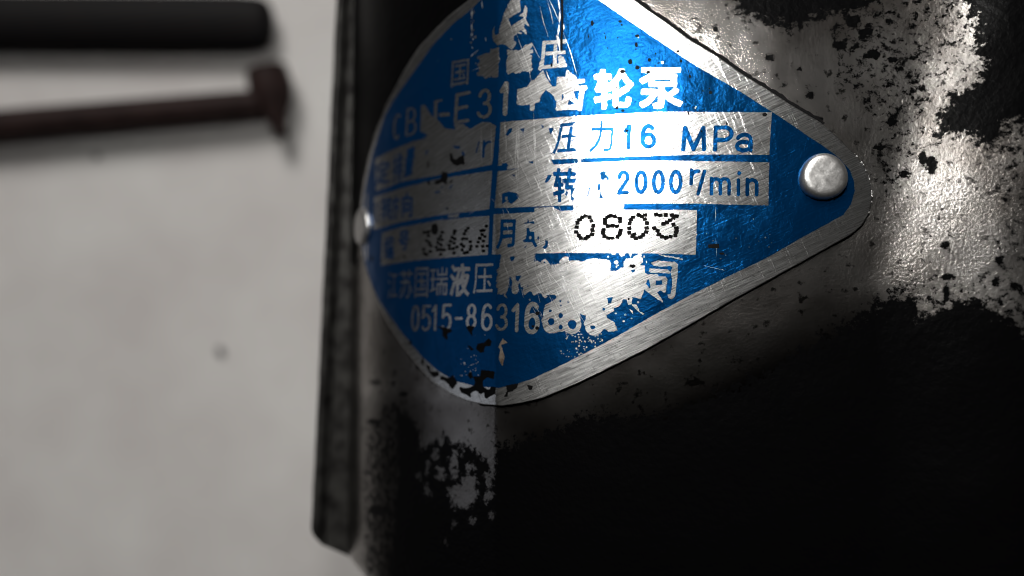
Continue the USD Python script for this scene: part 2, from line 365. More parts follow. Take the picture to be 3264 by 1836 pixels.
SPOTS = [ell('R4', 195, 215, 16, 18), ell('R4', 610, 440, 40, 34), ell('R4', 830, 535, 22, 12), ell('R4', 720, 660, 20, 20), ell('R4', 920, 740, 34, 24), ell('R4', 760, 870, 30, 24), ell('R4', 985, 915, 30, 18), ell('R4', 1140, 1095, 24, 22),
         ell('R4', 1550, 940, 36, 40), ell('R4', 1150, 350, 60, 36), ell('R4', 1400, 420, 70, 40), ell('R4', 1560, 460, 50, 30), ell('R4', 1250, 160, 60, 50), ell('R4', 1350, 250, 60, 40), ell('R4', 1450, 1135, 50, 22), ell('R4', 1600, 1130, 25, 20),
         ell('R5', 1590, 260, 40, 60), ell('R5', 1530, 220, 25, 50), ell('R5', 2035, 890, 30, 34), ell('R5', 2010, 1030, 26, 36), ell('R5', 2140, 1060, 20, 26), ell('R5', 1710, 1000, 50, 22), ell('R5', 1690, 1090, 26, 50), ell('R5', 1670, 790, 36, 24), ell('R5', 1400, 320, 30, 26),
         ell('R3', 870, 130, 30, 20), ell('R3', 680, 40, 34, 20), ell('R3', 690, 970, 75, 45), ell('R3', 800, 55, 10, 20), ell('R3', 660, 330, 60, 20)]
CAPS = [(poly('S', [(2640, 60), (2760, 40), (2960, 0), (2950, 330), (2900, 430), (2820, 400), (2700, 260)]), .16), (poly('S', [(2990, -50), (3090, -50), (3110, 260), (3010, 330), (2980, 200)]), .22), (poly('S', [(2840, 440), (2900, 480), (2840, 640), (2800, 560)]), .16),
        (poly('S', [(2900, 880), (3200, 880), (3200, 1000), (2900, 1010)]), .25), (poly('S', [(3195, 400), (3300, 380), (3300, 1100), (3200, 1000)]), .22)]
def wear_of(x, y, z, painted_shade=False):
    # the tracing point of each spot of the casting
    d = np.stack([x, y, z], 1) - CAM
    a = np.stack([d[:, 0], d[:, 1] * _c + d[:, 2] * _s, -d[:, 1] * _s + d[:, 2] * _c], 1)
    u, w = W / 2 + FPX * a[:, 0] / -a[:, 2], H / 2 - FPX * a[:, 1] / -a[:, 2]
    pts = shapely.points(u, w)
    out = np.full(len(u), -0.75)
    for g, k in BARE:
        dist = np.where(shapely.contains(g, pts), 1, -1) * shapely.distance(shapely.boundary(g), pts)
        v = np.clip(dist / (75.0 if g.area > 8e5 else 30.0), -0.75, k)
        out = np.maximum(out, v)
    for g in SPOTS:
        dist = np.where(shapely.contains(g, pts), 1, -1) * shapely.distance(shapely.boundary(g), pts)
        out = np.minimum(out, np.clip(-dist / 16.0, -0.7, 1.2))
    for g, k in CAPS:
        dist = np.where(shapely.contains(g, pts), 0, 1) * shapely.distance(g, pts)
        out = np.minimum(out, k + dist / 110.0)
    if painted_shade:  # shade painted into the metal colour, deepening away from the plate's lower edge
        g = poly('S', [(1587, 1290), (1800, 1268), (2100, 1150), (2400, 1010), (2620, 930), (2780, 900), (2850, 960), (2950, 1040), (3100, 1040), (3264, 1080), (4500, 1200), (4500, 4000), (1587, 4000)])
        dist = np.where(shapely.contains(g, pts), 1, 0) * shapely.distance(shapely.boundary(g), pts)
        return np.where(u < 1585, .45 * np.clip((w - 1240) / 60, 0, 1), np.clip(dist / 190.0, 0, 1) ** .7)  # left of the bend the painted shade is weaker
    return out
xs = np.unique(np.r_[PX[:11], np.linspace(PX[11], -2 * MM, 150), np.linspace(-2 * MM, 52 * MM, 300), np.linspace(52 * MM, 80 * MM, 30)])
ys = np.unique(np.r_[np.linspace(-48 * MM, -27 * MM, 50), np.linspace(-27 * MM, 36 * MM, 330), np.linspace(36 * MM, 60 * MM, 30)])
X, Y = np.meshgrid(xs, ys)
Z = surf(X.ravel(), Y.ravel()).reshape(X.shape)
Xs = X + shear(X, Y)
top = np.stack([Xs.ravel(), Y.ravel(), Z.ravel()], 1)
n, m = len(xs), len(ys)
i = (np.arange(m - 1)[:, None] * n + np.arange(n - 1)).ravel()
f = np.r_[np.c_[i, i + 1, i + n + 1], np.c_[i, i + n + 1, i + n]]
# sides down to the work top
edge = np.r_[np.arange(n), (np.arange(1, m) * n + n - 1), ((m - 1) * n + np.arange(n - 2, -1, -1)), (np.arange(m - 2, 0, -1) * n)]
low = top[edge].copy(); low[:, 2] = 0.0
k = len(edge); a = np.arange(k); b = (a + 1) % k
side = np.r_[np.c_[edge[a], len(top) + a, len(top) + b], np.c_[edge[a], len(top) + b, edge[b]]]
v = np.vstack([top, low])
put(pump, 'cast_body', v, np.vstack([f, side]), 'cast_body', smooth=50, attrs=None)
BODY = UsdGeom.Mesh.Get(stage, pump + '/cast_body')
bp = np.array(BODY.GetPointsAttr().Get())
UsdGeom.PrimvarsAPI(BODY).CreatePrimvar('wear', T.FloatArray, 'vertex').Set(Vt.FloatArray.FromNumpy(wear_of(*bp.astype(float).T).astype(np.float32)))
UsdGeom.PrimvarsAPI(BODY).CreatePrimvar('painted_shade', T.FloatArray, 'vertex').Set(Vt.FloatArray.FromNumpy(wear_of(*bp.astype(float).T, painted_shade=True).astype(np.float32)))

# the mounting flange that shows along the pump's left side
zf = TABLE_DEPTH - 0.1065
a0, a1 = at_depth([(1072, -60), (990, 1700)], zf)
dirv = (a1 - a0) / np.linalg.norm(a1 - a0); perp = np.array([-dirv[1], dirv[0], 0])
if perp[0] > 0: perp = -perp
prof2 = [(-9, 0.0), (-2.2, 0.0), (-1.7, -.9), (-1.35, -1.0), (-1.1, -.15), (-.7, .1), (-.25, 0.02), (-.05, -.25), (0, -.7), (0, -3.5), (-.15, -7), (-.15, -45.5)]
stations = [a0 - dirv * 25 * MM]
V, nst = [], 0
L = np.linalg.norm(a1 - a0)
ts = np.r_[np.linspace(-25 * MM, L - 1 * MM, 60), L + np.array([-.6, -.2, .2, .6, .9]) * MM]
for t in ts:
    back = max(0.0, (t - (L - .6 * MM)) / (1.5 * MM))
    for (o, h) in prof2:
        o2 = o * MM - 0.9 * MM * back ** 2 * (1 if o > -1 else .3)
        tt = t + (-(o) / 2.2 * 0.85 * MM if t > L - 2 * MM else 0)
        q = a0 + dirv * tt + perp * o2
        wob = (meshkit.fbm(np.array([[t * 400, o * .9, h]]), 3, 4)[0] - .5) * .25 * MM
        V.append([q[0] + perp[0] * wob, q[1], max(0.0004, zf + h * MM + wob * .5)])
V = np.array(V); k = len(prof2)
F = []
for s in range(len(ts) - 1):
    for j in range(k - 1):
        p0, p1, p2, p3 = s * k + j, s * k + j + 1, (s + 1) * k + j + 1, (s + 1) * k + j
        F += [[p0, p1, p2], [p0, p2, p3]]
e = (len(ts) - 1) * k
F += [[e, e + j, e + j + 1] for j in range(1, k - 1)] + [[0, j + 1, j] for j in range(1, k - 1)]
F = np.array(F)
nn = np.cross(V[F[0, 1]] - V[F[0, 0]], V[F[0, 2]] - V[F[0, 0]])
if nn[2] < 0: F = F[:, ::-1]
put(pump, 'mounting_flange', V, F, 'flange_grime', smooth=40)

# ------------------------------------------------------------------ the nameplate
PLATE = 0.42 * MM
outline = Polygon(np.vstack([
    tr('S', [(1700, -150), (1770, -148), (1850, -118), (1950, -55)]),
    tr('S', [(2060, 28), (2130, 76), (2200, 128), (2275, 172), (2366, 236), (2448, 286), (2523, 335), (2614, 389), (2676, 445), (2734, 501), (2767, 551), (2777, 592), (2780, 632), (2770, 680), (2746, 719), (2712, 748), (2635, 791), (2538, 845), (2442, 898), (2345, 951), (2200, 1035), (2052, 1118), (1910, 1189), (1839, 1223), (1729, 1269), (1665, 1284), (1600, 1294), (1540, 1289), (1487, 1277), (1434, 1254), (1381, 1219), (1346, 1182), (1311, 1140), (1276, 1094), (1241, 1040), (1205, 969), (1184, 905), (1166, 860), (1152, 800), (1146, 720), (1149, 640), (1157, 580), (1172, 510), (1194, 425), (1231, 334), (1287, 227), (1334, 152), (1393, 87), (1440, 42), (1494, 0)]),
    tr('S', [(1545, -60), (1600, -112), (1650, -142)])])).buffer(8).buffer(-8)
outline = rough(outline, 0.7, 3, 5, .05)
blue_out = Polygon(np.vstack([tr('S', [(1700, -92), (1760, -88), (1830, -55), (1907, 0), (2000, 63), (2100, 131), (2200, 199), (2283, 248), (2366, 296), (2440, 344), (2490, 375), (2573, 432), (2631, 470), (2676, 505), (2709, 542), (2722, 579), (2724, 608), (2712, 651), (2688, 685), (2635, 714), (2538, 767), (2442, 823), (2345, 869), (2200, 941), (2091, 1000), (1962, 1074), (1858, 1129), (1774, 1171), (1697, 1207), (1640, 1226), (1589, 1236), (1520, 1232), (1452, 1215), (1399, 1184), (1346, 1138), (1311, 1096), (1276, 1053), (1241, 1006), (1206, 955), (1184, 905), (1163, 840), (1156, 780), (1154, 700), (1160, 620), (1174, 550), (1189, 483), (1227, 370), (1255, 318), (1324, 222), (1380, 143), (1442, 78), (1504, 28), (1560, -30), (1620, -72)])]))
blue_out = rough(blue_out, 1.0, 8, 4, .08)
RIVET_R, RIVET_L = (2622, 565), (1157, 722)

GLYPH = {'国': '00990999099389939099999999000000/0908890889850985/17681775827582685368534978487741534153258025801719171925442544412241224944494568/61537267786367516651',
    '瑞': '3438344561465956385638994599466355635598629862637263729879987963896389918192849993999696975667566755704699459938/393095309504880487237023700063006323462346043904/007901870387337832712074204629462938203820153115310700070015121512380238014612461276',
    '液': '435848635357565561676776677760834493499964907283839293999993878677778858934695369034673471236321612956415050/6047634186418157727066626151/27122720992099126912640056026012/65477459795676516945/2256276134533499429942404923412138303340/05082023261821121104/029109961193226322621758/003716502146214516400532',
    '压': '009406990799137817471708990899000900094308660581/1786179499949986628662479447943962396214541453392439244753475386/70598577917286647755',
    '齿': '0032003999399932543254188918891254125400460046322632250617051732/0795839584999299924384438387168716440743/1979258426833478427048626474748380786868515655434743435536662972',
    '轮': '3639414644445730681481329345993888297918720673016500611053224828/518953945996879692939486957788748786848962895987597089528445596059405140/007301812177219928992875417340662868285339533946284628302130214611461921392139132213230116001413001300211221064204460248045420532169',
    '泵': '33913599489953965492556664777384849194959987838170718661905683517857646654535445464546904591/00290635232623438543851734164307940794000500050732081720/3124762476363136/018905950696149223863472396241573655055505633063257117801084',
    '力': '009307992388347741664555484550318931893887668580828777905789609877988696918994789923512350004100412303230331403141353751296724741582',
    '转': '413341415741516181617078587153776584839988927682955590536252664199419933683372209520951374127601680065124612462063206033/007201802177229930993075447244653067305340534046304630292229214611462120402040122312260325011800151200120020132008380446024804540554115321532268',
    '定': '009406990899178723762783338846956397969799896489548854668666865954595441824182341933194145414585368131752768266428512050186313780787/05361336132086208636953695125612500046004202420346120512',
    '排': '7399809980719971996380638048974897418041802698269819801980017301/3663367055715599629963015501541939193926552655413941394855485563/00570165156115891391049104910698189722952392235935553448235123303429342223222300150015220122012915301553',
    '量': '00920099999999925392538690859079537953738873884512451273457345790979098545864592/5350795079565356/5362796179685368/2050455045562056/2062456145682068/0039994099330033/1428842884001400/2206760576112311/2322231776177622',
    '旋': '0093019506991387187120473247326829892791179118993398369437903976403920392026212544254417271730152200150322170217022513251344116608780488/51124032463748354840674167856685638257705751505150644877448839944499499354805988629268957797979799908090748974669466945974597441874083528954973492335033562298229814601463025500',
    '方': '00930799169424873079347139527852777473886991489050986998779682908481884441444227992799195419541860166015520044035016511902190327332733293150256716820889',
    '向': '00190099099910279027908987916791679170998999939897959990991944195301440041013319/258434843476737673412541/3449644864693469',
    '编': '31943798399546764958499956995676657665967196717679767996849684769276939287938899959999969947494650379837981277127100630267124212425040643779/9369846984539253/5019901990305030/7154795478697169/5654655365695669/003802451843075901650372126933643357166015592743362630232335113621192803190109260434/00850293178734813374',
    '号': '00410048234916697569738270896691449146984799699974977991818586612961334899489940/1430863086001400/2323230877087623',
    '月': '00930799119623802964896389888790629066998898949797949990990022002240206116721181/3054323689368955/3227320989098927',
    '江': '318531939993998568856817931793093609361759175985/0493069611993063255824581378/0605070618132519301212001000/0036194821482442244119370530',
    '苏': '805888729282997996708755/00100018251825293329341864186429722973189818981073107300640064103410330025002510/029207992093338239754267474770476974668964914891489150986598719675917782793948394928402839390839084738473949346627771587/0177058008821771235817560771',
    '机': '33944099469152775656561476147693799683989298959797959989997493709289909185918488840649064941476443793888/007104791070194920992799275138654359435827402731433143232723270020001923022302311831183311530565',
    '械': '3628692871547575698357946398778382938597889994989792997993759288919090918685837591589737903786528164784477289828982177207600680069203621/800587138917951491088503/388031913695418947744859565956876387635968596852635163335633565248524833423342513652365942594169/007104791069155416992399234624462956335032472334233032303223232323001600152303230330153015330954'}
def glyph(ch):
    rings = [np.array([(int(r[i:i + 2]), int(r[i + 2:i + 4])) for i in range(0, len(r), 4)], float) / 99 for r in GLYPH[ch].split('/')]
    g = Polygon()
    for r in rings:
        g = g.symmetric_difference(Polygon(r).buffer(0))
    return g
def warp(g, quad):
    q = np.asarray(quad, float)       # TL, TR, BR, BL
    def fn(p):
        s, t = p[:, 0:1], p[:, 1:2]
        return (q[0] * (1 - s) + q[1] * s) * (1 - t) + (q[3] * (1 - s) + q[2] * s) * t
    return shapely.transform(shapely.segmentize(g, 0.12), fn).buffer(0)
def han(ch, fr, quad, bold=0.0):
    g = warp(glyph(ch), tr(fr, quad))
    return g.buffer(bold) if bold >= 0 else g.buffer(bold)
def arc(cx, cy, rx, ry, a0, a1, n=16):
    t = np.radians(np.linspace(a0, a1, n))
    return [(cx + rx * math.cos(k), cy + ry * math.sin(k)) for k in t]
STROKES = {   # in a unit box, y down
    '0': [arc(.5, .5, .5, .5, 0, 360, 40)],
    '1': [[(.1, .22), (.62, 0), (.62, 1)]],
    '2': [arc(.5, .27, .47, .27, 180, 380, 16) + [(.0, 1), (1, 1)]],
    '3': [arc(.46, .25, .46, .25, 195, 450, 18), arc(.46, .74, .54, .26, 270, 520, 20)],
    '4': [[(.72, 1), (.72, 0), (0, .7), (1, .7)]],
    '5': [[(.92, 0), (.12, 0), (.05, .46)] + arc(.46, .68, .52, .32, 215, 500, 18)],
    '6': [arc(.5, .7, .5, .3, 0, 360, 30), [(.0, .68)] + arc(.52, .4, .5, .4, 190, 315, 14)],
    '8': [arc(.5, .25, .42, .25, 0, 360, 30), arc(.5, .74, .5, .26, 0, 360, 30)],
    'C': [arc(.52, .5, .5, .5, 55, 305, 26)],
    'B': [[(0, 0), (0, 1)], [(0, 0), (.5, 0)] + arc(.5, .24, .42, .24, -90, 90, 12) + [(0, .48), (.5, .48)] + arc(.5, .74, .5, .26, -90, 90, 12) + [(0, 1)]],
    'N': [[(0, 1), (0, 0), (1, 1), (1, 0)]], 'E': [[(1, 0), (0, 0), (0, 1), (1, 1)], [(0, .5), (.85, .5)]],
    '-': [[(0, .5), (1, .5)]],
    'M': [[(0, 1), (.06, 0), (.5, 1), (.94, 0), (1, 1)]], 'P': [[(0, 1), (0, 0), (.6, 0)] + arc(.6, .28, .4, .28, -90, 90, 14) + [(0, .56)]],
    'a': [arc(.5, .34, .46, .33, 200, 350, 14) + [(.98, .9)], [(.98, 1.0), (.98, .4)], arc(.47, .73, .47, .27, 0, 360, 26)],
    'r': [[(0, 1), (0, .0)], [(0, .3)] + arc(.9, .55, .9, .5, 200, 285, 10)], '/': [[(1, 0), (0, 1)]],
    'm': [[(0, 1), (0, 0)], [(0, .4)] + arc(.25, .28, .25, .25, 180, 360, 12) + [(.5, 1)], [(.5, .4)] + arc(.75, .28, .25, .25, 180, 360, 12) + [(1, 1)]],
    'n': [[(0, 1), (0, 0)], [(0, .4)] + arc(.5, .35, .5, .32, 180, 360, 14) + [(1, 1)]], 'i': [[(.5, 0), (.5, 1)]]}
def strokes(ch, fr, quad, width):
    """A character of even pen strokes with round ends; quad bounds the pen's centre line."""
    q = tr(fr, quad)
    ls = []
    for s in STROKES[ch]:
        p = np.asarray(s, float); a, b = p[:, 0:1], p[:, 1:2]
        ls.append(LineString((q[0] * (1 - a) + q[1] * a) * (1 - b) + (q[3] * (1 - a) + q[2] * a) * b))
    return unary_union([l.buffer(width / 2) for l in ls])
def bx4(x0, y0, x1, y1, sl=0.0, sk=0.0):
    """A text box with its rows sloping (sl) and its uprights leaning (sk)."""
    w, h = x1 - x0, y1 - y0
    return [(x0 + sk * h, y0), (x1 + sk * h, y0 + sl * w), (x1, y1 + sl * w), (x0, y1)]

# boxes where the metal shows
BOX = [poly('S', q) for q in (
    [(1595, 389), (1840, 369), (2100, 356), (2461, 357), (2452, 494), (2250, 492), (1844, 505), (1752, 509), (1588, 529)],
    [(1586, 546), (1750, 526), (1860, 518), (2050, 510), (2452, 517), (2449, 655), (2200, 649), (1980, 650), (1800, 655), (1660, 660), (1576, 664)],
    [(1573, 683), (1700, 676), (1870, 668), (2222, 669), (2218, 812), (2100, 808), (1800, 806), (1568, 811)],
    [(1194, 508), (1240, 482), (1311, 452), (1440, 421), (1581, 400), (1569, 525), (1485, 541), (1381, 562), (1288, 577), (1198, 610)],
    [(1192, 628), (1288, 597), (1400, 569), (1569, 543), (1560, 667), (1381, 689), (1278, 708), (1190, 733)],
    [(1217, 742), (1278, 724), (1393, 702), (1560, 687), (1555, 812), (1428, 821), (1311, 832), (1213, 847)])]
BOX = [rough(b, 1.0, 20 + i, 4, .1) if i != 3 else rough(b, 1.6, 20, 4, .1) for i, b in enumerate(BOX)]

# metal lettering left open in the blue
WHITE = [han('国', 'A', [(1100, 630), (1275, 600), (1262, 865), (1085, 900)], .6), han('瑞', 'A', [(1365, 565), (1580, 505), (1570, 790), (1355, 795)], 2.0),
         han('液', 'A', [(1670, 520), (1920, 490), (1920, 720), (1660, 760)], 3), han('压', 'A', [(2010, 430), (2270, 410), (2270, 695), (1985, 720)], 2.2),
         han('齿', 'D', [(745, 205), (1160, 175), (1095, 640), (725, 640)], 4.0), han('轮', 'D', [(1270, 105), (1790, 95), (1750, 600), (1268, 620)], 4.6), han('泵', 'D', [(1885, 80), (2440, 80), (2440, 600), (1875, 610)], 4.6),
         strokes('C', 'B', [(670, 300), (765, 265), (735, 590), (655, 625)], 7), strokes('B', 'B', [(850, 205), (958, 190), (955, 535), (830, 560)], 7), strokes('N', 'B', [(1065, 165), (1235, 120), (1225, 460), (1040, 490)], 9),
         strokes('-', 'B', [(1300, 270), (1400, 250), (1400, 300), (1300, 290)], 13), strokes('E', 'A', [(1150, 975), (1275, 948), (1262, 1235), (1130, 1255)], 11), strokes('3', 'A', [(1385, 935), (1490, 915), (1490, 1195), (1370, 1205)], 11),
         strokes('1', 'A', [(1600, 870), (1690, 850), (1665, 1165), (1600, 1165)], 15), strokes('4', 'D', [(220, 300), (500, 250), (480, 620), (230, 640)], 15)]
for ch, x0, y0, x1, y1, b in (('江', 385, 190, 470, 430, .3), ('苏', 490, 172, 608, 430, .3), ('国', 628, 150, 748, 425, .2), ('瑞', 765, 148, 925, 405, .3), ('液', 950, 122, 1118, 408, 2.4), ('压', 1158, 118, 1332, 388, .4), ('机', 1370, 105, 1560, 390, 2.4), ('械', 1590, 100, 1780, 380, 2.4)):
    WHITE.append(han(ch, 'F', bx4(x0, y0, x1, y1, -.03, .03), b))
for ch, x0, y0, x1, y1, w in (('0', 603, 500, 660, 718, 7.5), ('5', 697, 500, 765, 715, 7.5), ('1', 782, 496, 832, 715, 7.5), ('5', 878, 492, 952, 712, 8.5), ('-', 1003, 600, 1052, 622, 9), ('8', 1103, 490, 1175, 695, 9), ('6', 1240, 488, 1320, 712, 9), ('3', 1375, 488, 1458, 712, 9), ('1', 1508, 488, 1580, 722, 11), ('6', 1638, 480, 1740, 735, 14), ('6', 1808, 485, 1915, 725, 16), ('8', 1990, 480, 2115, 735, 15), ('8', 2195, 505, 2315, 745, 16)):
    WHITE.append(strokes(ch, 'F', bx4(x0, y0, x1, y1, -.02, .04), w))
WHITE = [rough(g, 1.2, 40 + i, 2.5, .25) for i, g in enumerate(WHITE)]

# where the blue has been rubbed away
WORN = [poly('G3', q) for q in (
    [(725, -60), (868, -60), (888, 200), (780, 265), (680, 330), (670, 350), (720, 460), (840, 380), (930, 330), (950, 300), (850, 280), (940, 220), (965, 90), (1005, 140), (1010, 200), (985, 330), (1020, 420), (1045, 470), (1010, 460), (960, 410), (950, 480), (1000, 560), (990, 620), (930, 560), (900, 530), (860, 560), (915, 580), (900, 610), (830, 590), (760, 650), (770, 720), (810, 740), (800, 800), (740, 880), (690, 860), (620, 800), (560, 780), (480, 810), (410, 730), (380, 640), (390, 540), (430, 450), (420, 560), (440, 620), (520, 600), (500, 560), (540, 420), (580, 270), (640, 140)],
    [(640, 880), (740, 890), (820, 890), (900, 880), (960, 800), (1030, 790), (1090, 740), (1110, 800), (1050, 880), (1060, 980), (1090, 1180), (1040, 1250), (1060, 1290), (960, 1260), (880, 1260), (820, 1310), (740, 1280), (670, 1320), (640, 1250), (630, 1100), (660, 1000)],
    [(140, 1000), (240, 950), (340, 940), (350, 870), (440, 860), (500, 830), (510, 1000), (520, 1080), (490, 1150), (480, 1360), (430, 1370), (370, 1350), (330, 1330), (310, 1380), (250, 1400), (220, 1350), (110, 1350), (150, 1280), (140, 1150), (160, 1080)],
    [(1250, 760), (1330, 750), (1330, 800), (1300, 1000), (1230, 1100), (1200, 1240), (1320, 1220), (1500, 1200), (1690, 1190), (1690, 1100), (1640, 1000), (1560, 1010), (1560, 1120), (1480, 1160), (1300, 1170), (1310, 980), (1240, 900)],
    [(1520, 620), (1560, 640), (1600, 740), (1690, 700), (1695, 770), (1540, 790)])]
WORN += [poly('D', [(210, 360), (400, 310), (480, 180), (560, 100), (600, 200), (680, 320), (740, 320), (745, 190), (860, 190), (880, 90), (960, 150), (1010, 190), (1050, 330), (960, 350), (1000, 450), (970, 540), (1000, 640), (880, 640), (740, 650), (720, 620), (800, 560), (780, 470), (730, 520), (700, 450), (600, 370), (540, 430), (500, 520), (440, 560), (430, 650), (410, 650), (400, 570), (250, 580), (200, 530)]).difference(union(poly('D', [(790, 430), (830, 425), (842, 470), (775, 565)]), poly('D', [(905, 470), (935, 470), (985, 560), (890, 590)]), poly('D', [(970, 380), (1015, 370), (1015, 450), (1000, 470)]), poly('D', [(960, 260), (1010, 250), (1020, 275), (965, 285)]))),
    poly('B', [(1030, 150), (1080, 140), (1180, 300), (1240, 320), (1350, 460), (1500, 480), (1470, 410), (1600, 400), (1700, 470), (1860, 375), (1980, 385), (2050, 430), (2040, 480), (1450, 560), (1300, 600), (1040, 600), (1130, 560), (1020, 510)]),
    poly('B', [(1200, 90), (1320, 62), (1330, 90), (1245, 118), (1240, 300), (1205, 290), (1210, 130)]),
    poly('S', [(1620, 490), (1746, 490), (1758, 512), (1768, 530), (1616, 540)]), poly('S', [(1826, 640), (1978, 640), (1990, 655), (1976, 690), (1830, 690)]), poly('E', [(1030, -40), (1075, -40), (1070, 110), (1025, 110)]),
    poly('E', [(440, 690), (700, 680), (800, 740), (700, 800), (440, 760)]), poly('C', [(1390, 370), (1560, 340), (1520, 400), (1400, 400)])]
big = union(poly('G1', [(60, 20), (700, 20), (690, 160), (740, 210), (800, 205), (800, 150), (850, 118), (905, 160), (950, 220), (1080, 190), (1090, 140), (1150, 80), (1220, 90), (1220, 150), (1340, 140), (1420, 165), (1480, 140), (1600, 110), (1840, 130), (1880, 190), (1850, 270), (1880, 310), (1990, 290), (2060, 250), (2080, 160), (2125, 120), (2400, 120), (2400, 500), (1990, 800), (1910, 890), (1920, 920), (1800, 990), (1840, 1040), (1900, 1080), (1950, 1110), (1960, 1180), (1990, 1240), (1900, 1320), (1760, 1330), (1680, 1290), (1580, 1290), (1500, 1240), (1450, 1110), (1480, 1060), (1490, 990), (1440, 985), (1390, 960), (1400, 1050), (1410, 1130), (1370, 1230), (1280, 1270), (1160, 1230), (1060, 1250), (980, 1270), (870, 1220), (820, 1130), (800, 1060), (860, 960), (840, 900), (860, 830), (950, 780), (1030, 730), (1030, 690), (990, 670), (870, 680), (900, 700), (850, 730), (800, 660), (760, 640), (680, 690), (650, 630), (620, 620), (540, 680), (510, 620), (520, 560), (490, 480), (430, 530), (460, 600), (420, 660), (350, 640), (340, 560), (360, 500), (320, 390), (300, 400), (290, 560), (230, 640), (280, 730), (230, 700), (210, 640), (120, 670), (150, 460), (100, 480), (150, 250), (180, 60)]).difference(box(1905, 0, 4000, 4000)),
    poly('G2', [(100, 240), (220, 225), (340, 240), (470, 250), (510, 310), (490, 430), (600, 430), (660, 380), (720, 370), (710, 280), (760, 225), (860, 230), (880, 190), (960, 170), (1030, 220), (1030, 290), (980, 330), (1070, 345), (1060, 450), (1110, 490), (1280, 480), (1290, 520), (1400, 515), (1435, 560), (1430, 640), (1410, 780), (1370, 790), (1330, 750), (1260, 790), (1370, 930), (1360, 960), (1200, 850), (1080, 760), (1040, 710), (1060, 740), (1020, 830), (990, 900), (900, 870), (850, 860), (860, 900), (840, 980), (790, 990), (760, 900), (690, 900), (690, 950), (620, 1030), (550, 1040), (560, 1090), (430, 1160), (440, 1210), (560, 1270), (600, 1380), (620, 1430), (200, 1449), (100, 1200)]))
holes = union(*[poly('G2', q) for q in ([(1130, 570), (1160, 700), (1140, 720), (1080, 640), (1100, 590)], [(1240, 590), (1350, 590), (1350, 660), (1240, 665)], [(830, 420), (910, 410), (890, 450), (850, 455)], [(440, 880), (540, 860), (510, 960), (460, 970)])],
    *[poly('G1', q) for q in ([(400, 385), (490, 380), (440, 470), (410, 440)], [(580, 530), (620, 530), (600, 570)], [(310, 90), (385, 80), (375, 140), (330, 160)])],
    ell('G1', 1280, 1110, 76, 92), ell('G1', 950, 1085, 50, 54), ell('G1', 930, 920, 34, 24), ell('G1', 1580, 1175, 52, 28), ell('G1', 1770, 1250, 50, 46), ell('G1', 1098, 1170, 30, 38), ell('G1', 1098, 995, 34, 40), ell('G1', 1212, 790, 14, 20), ell('G1', 1090, 772, 20, 15), ell('G1', 1100, 840, 20, 15), ell('G1', 1760, 897, 20, 20), ell('G1', 1960, 1250, 44, 24), ell('G1', 850, 175, 14, 14))
WORN.append(big.difference(holes))
WORN += [poly('G2', [(1170, 300), (1290, 260), (1450, 280), (1560, 280), (1610, 320), (1600, 500), (1580, 700), (1560, 860), (1500, 905), (1460, 880), (1430, 820), (1490, 820), (1510, 700), (1510, 560), (1490, 440), (1520, 380), (1480, 350), (1300, 360), (1200, 350)]), poly('G2', [(1140, 390), (1250, 395), (1440, 405), (1490, 450), (1470, 480), (1290, 460), (1180, 470), (1130, 440)]),
    poly('G2', [(840, 980), (920, 985), (970, 1060), (970, 1100), (1060, 1140), (1030, 1160), (930, 1080)]), poly('G2', [(805, 1060), (865, 1090), (870, 1155)]), poly('G2', [(1260, 150), (1380, 170), (1540, 200), (1690, 230), (1690, 255), (1560, 225), (1380, 195)]),
    poly('G2', [(500, 120), (590, 120), (575, 165), (520, 170)]), poly('G2', [(620, 120), (740, 120), (735, 180), (670, 200)]), poly('G2', [(790, 120), (870, 120), (825, 215)]), poly('G2', [(940, 120), (1010, 120), (1010, 190), (950, 190)]), ell('G2', 590, 290, 38, 34), ell('G2', 458, 195, 16, 20), ell('G2', 595, 365, 12, 24), ell('G2', 950, 950, 20, 18), ell('G2', 740, 1155, 22, 18), ell('G2', 715, 1260, 22, 16), ell('G2', 585, 1135, 22, 14), ell('G2', 845, 1215, 16, 12), ell('G2', 1050, 195, 14, 22), ell('G2', 1090, 285, 10, 24), ell('G2', 625, 340, 12, 12), ell('G2', 560, 1235, 10, 8), ell('G2', 660, 1205, 8, 8),
    poly('G8', [(1680, 100), (1775, 180), (1690, 215), (1650, 210), (1720, 430), (1690, 600), (1650, 560), (1610, 440), (1640, 300), (1600, 260)])]
rng = np.random.default_rng(7)
def dust(fr, x0, y0, x1, y1, n, r0, r1):
    return [ell(fr, rng.uniform(x0, x1), rng.uniform(y0, y1), rng.uniform(r0, r1), rng.uniform(r0, r1)) for _ in range(n)]
WORN += dust('F', 2000, 730, 2330, 830, 34, 3, 11) + dust('F', 1950, 880, 2200, 960, 22, 3, 10) + dust('F', 2100, 800, 2300, 880, 16, 4, 12) + dust('G3', 0, 120, 60, 760, 16, 8, 22) + dust('G8', 930, 330, 1260, 780, 26, 5, 13) + dust('S', 2150, 700, 2500, 850, 14, 1, 3) + dust('F', 400, 60, 1300, 110, 0, 1, 2)
WORN = [rough(g, 2.2 if g.area > 300 else .8, 90 + i, 2.5, .2) for i, g in enumerate(WORN)]
worn = unary_union(WORN)

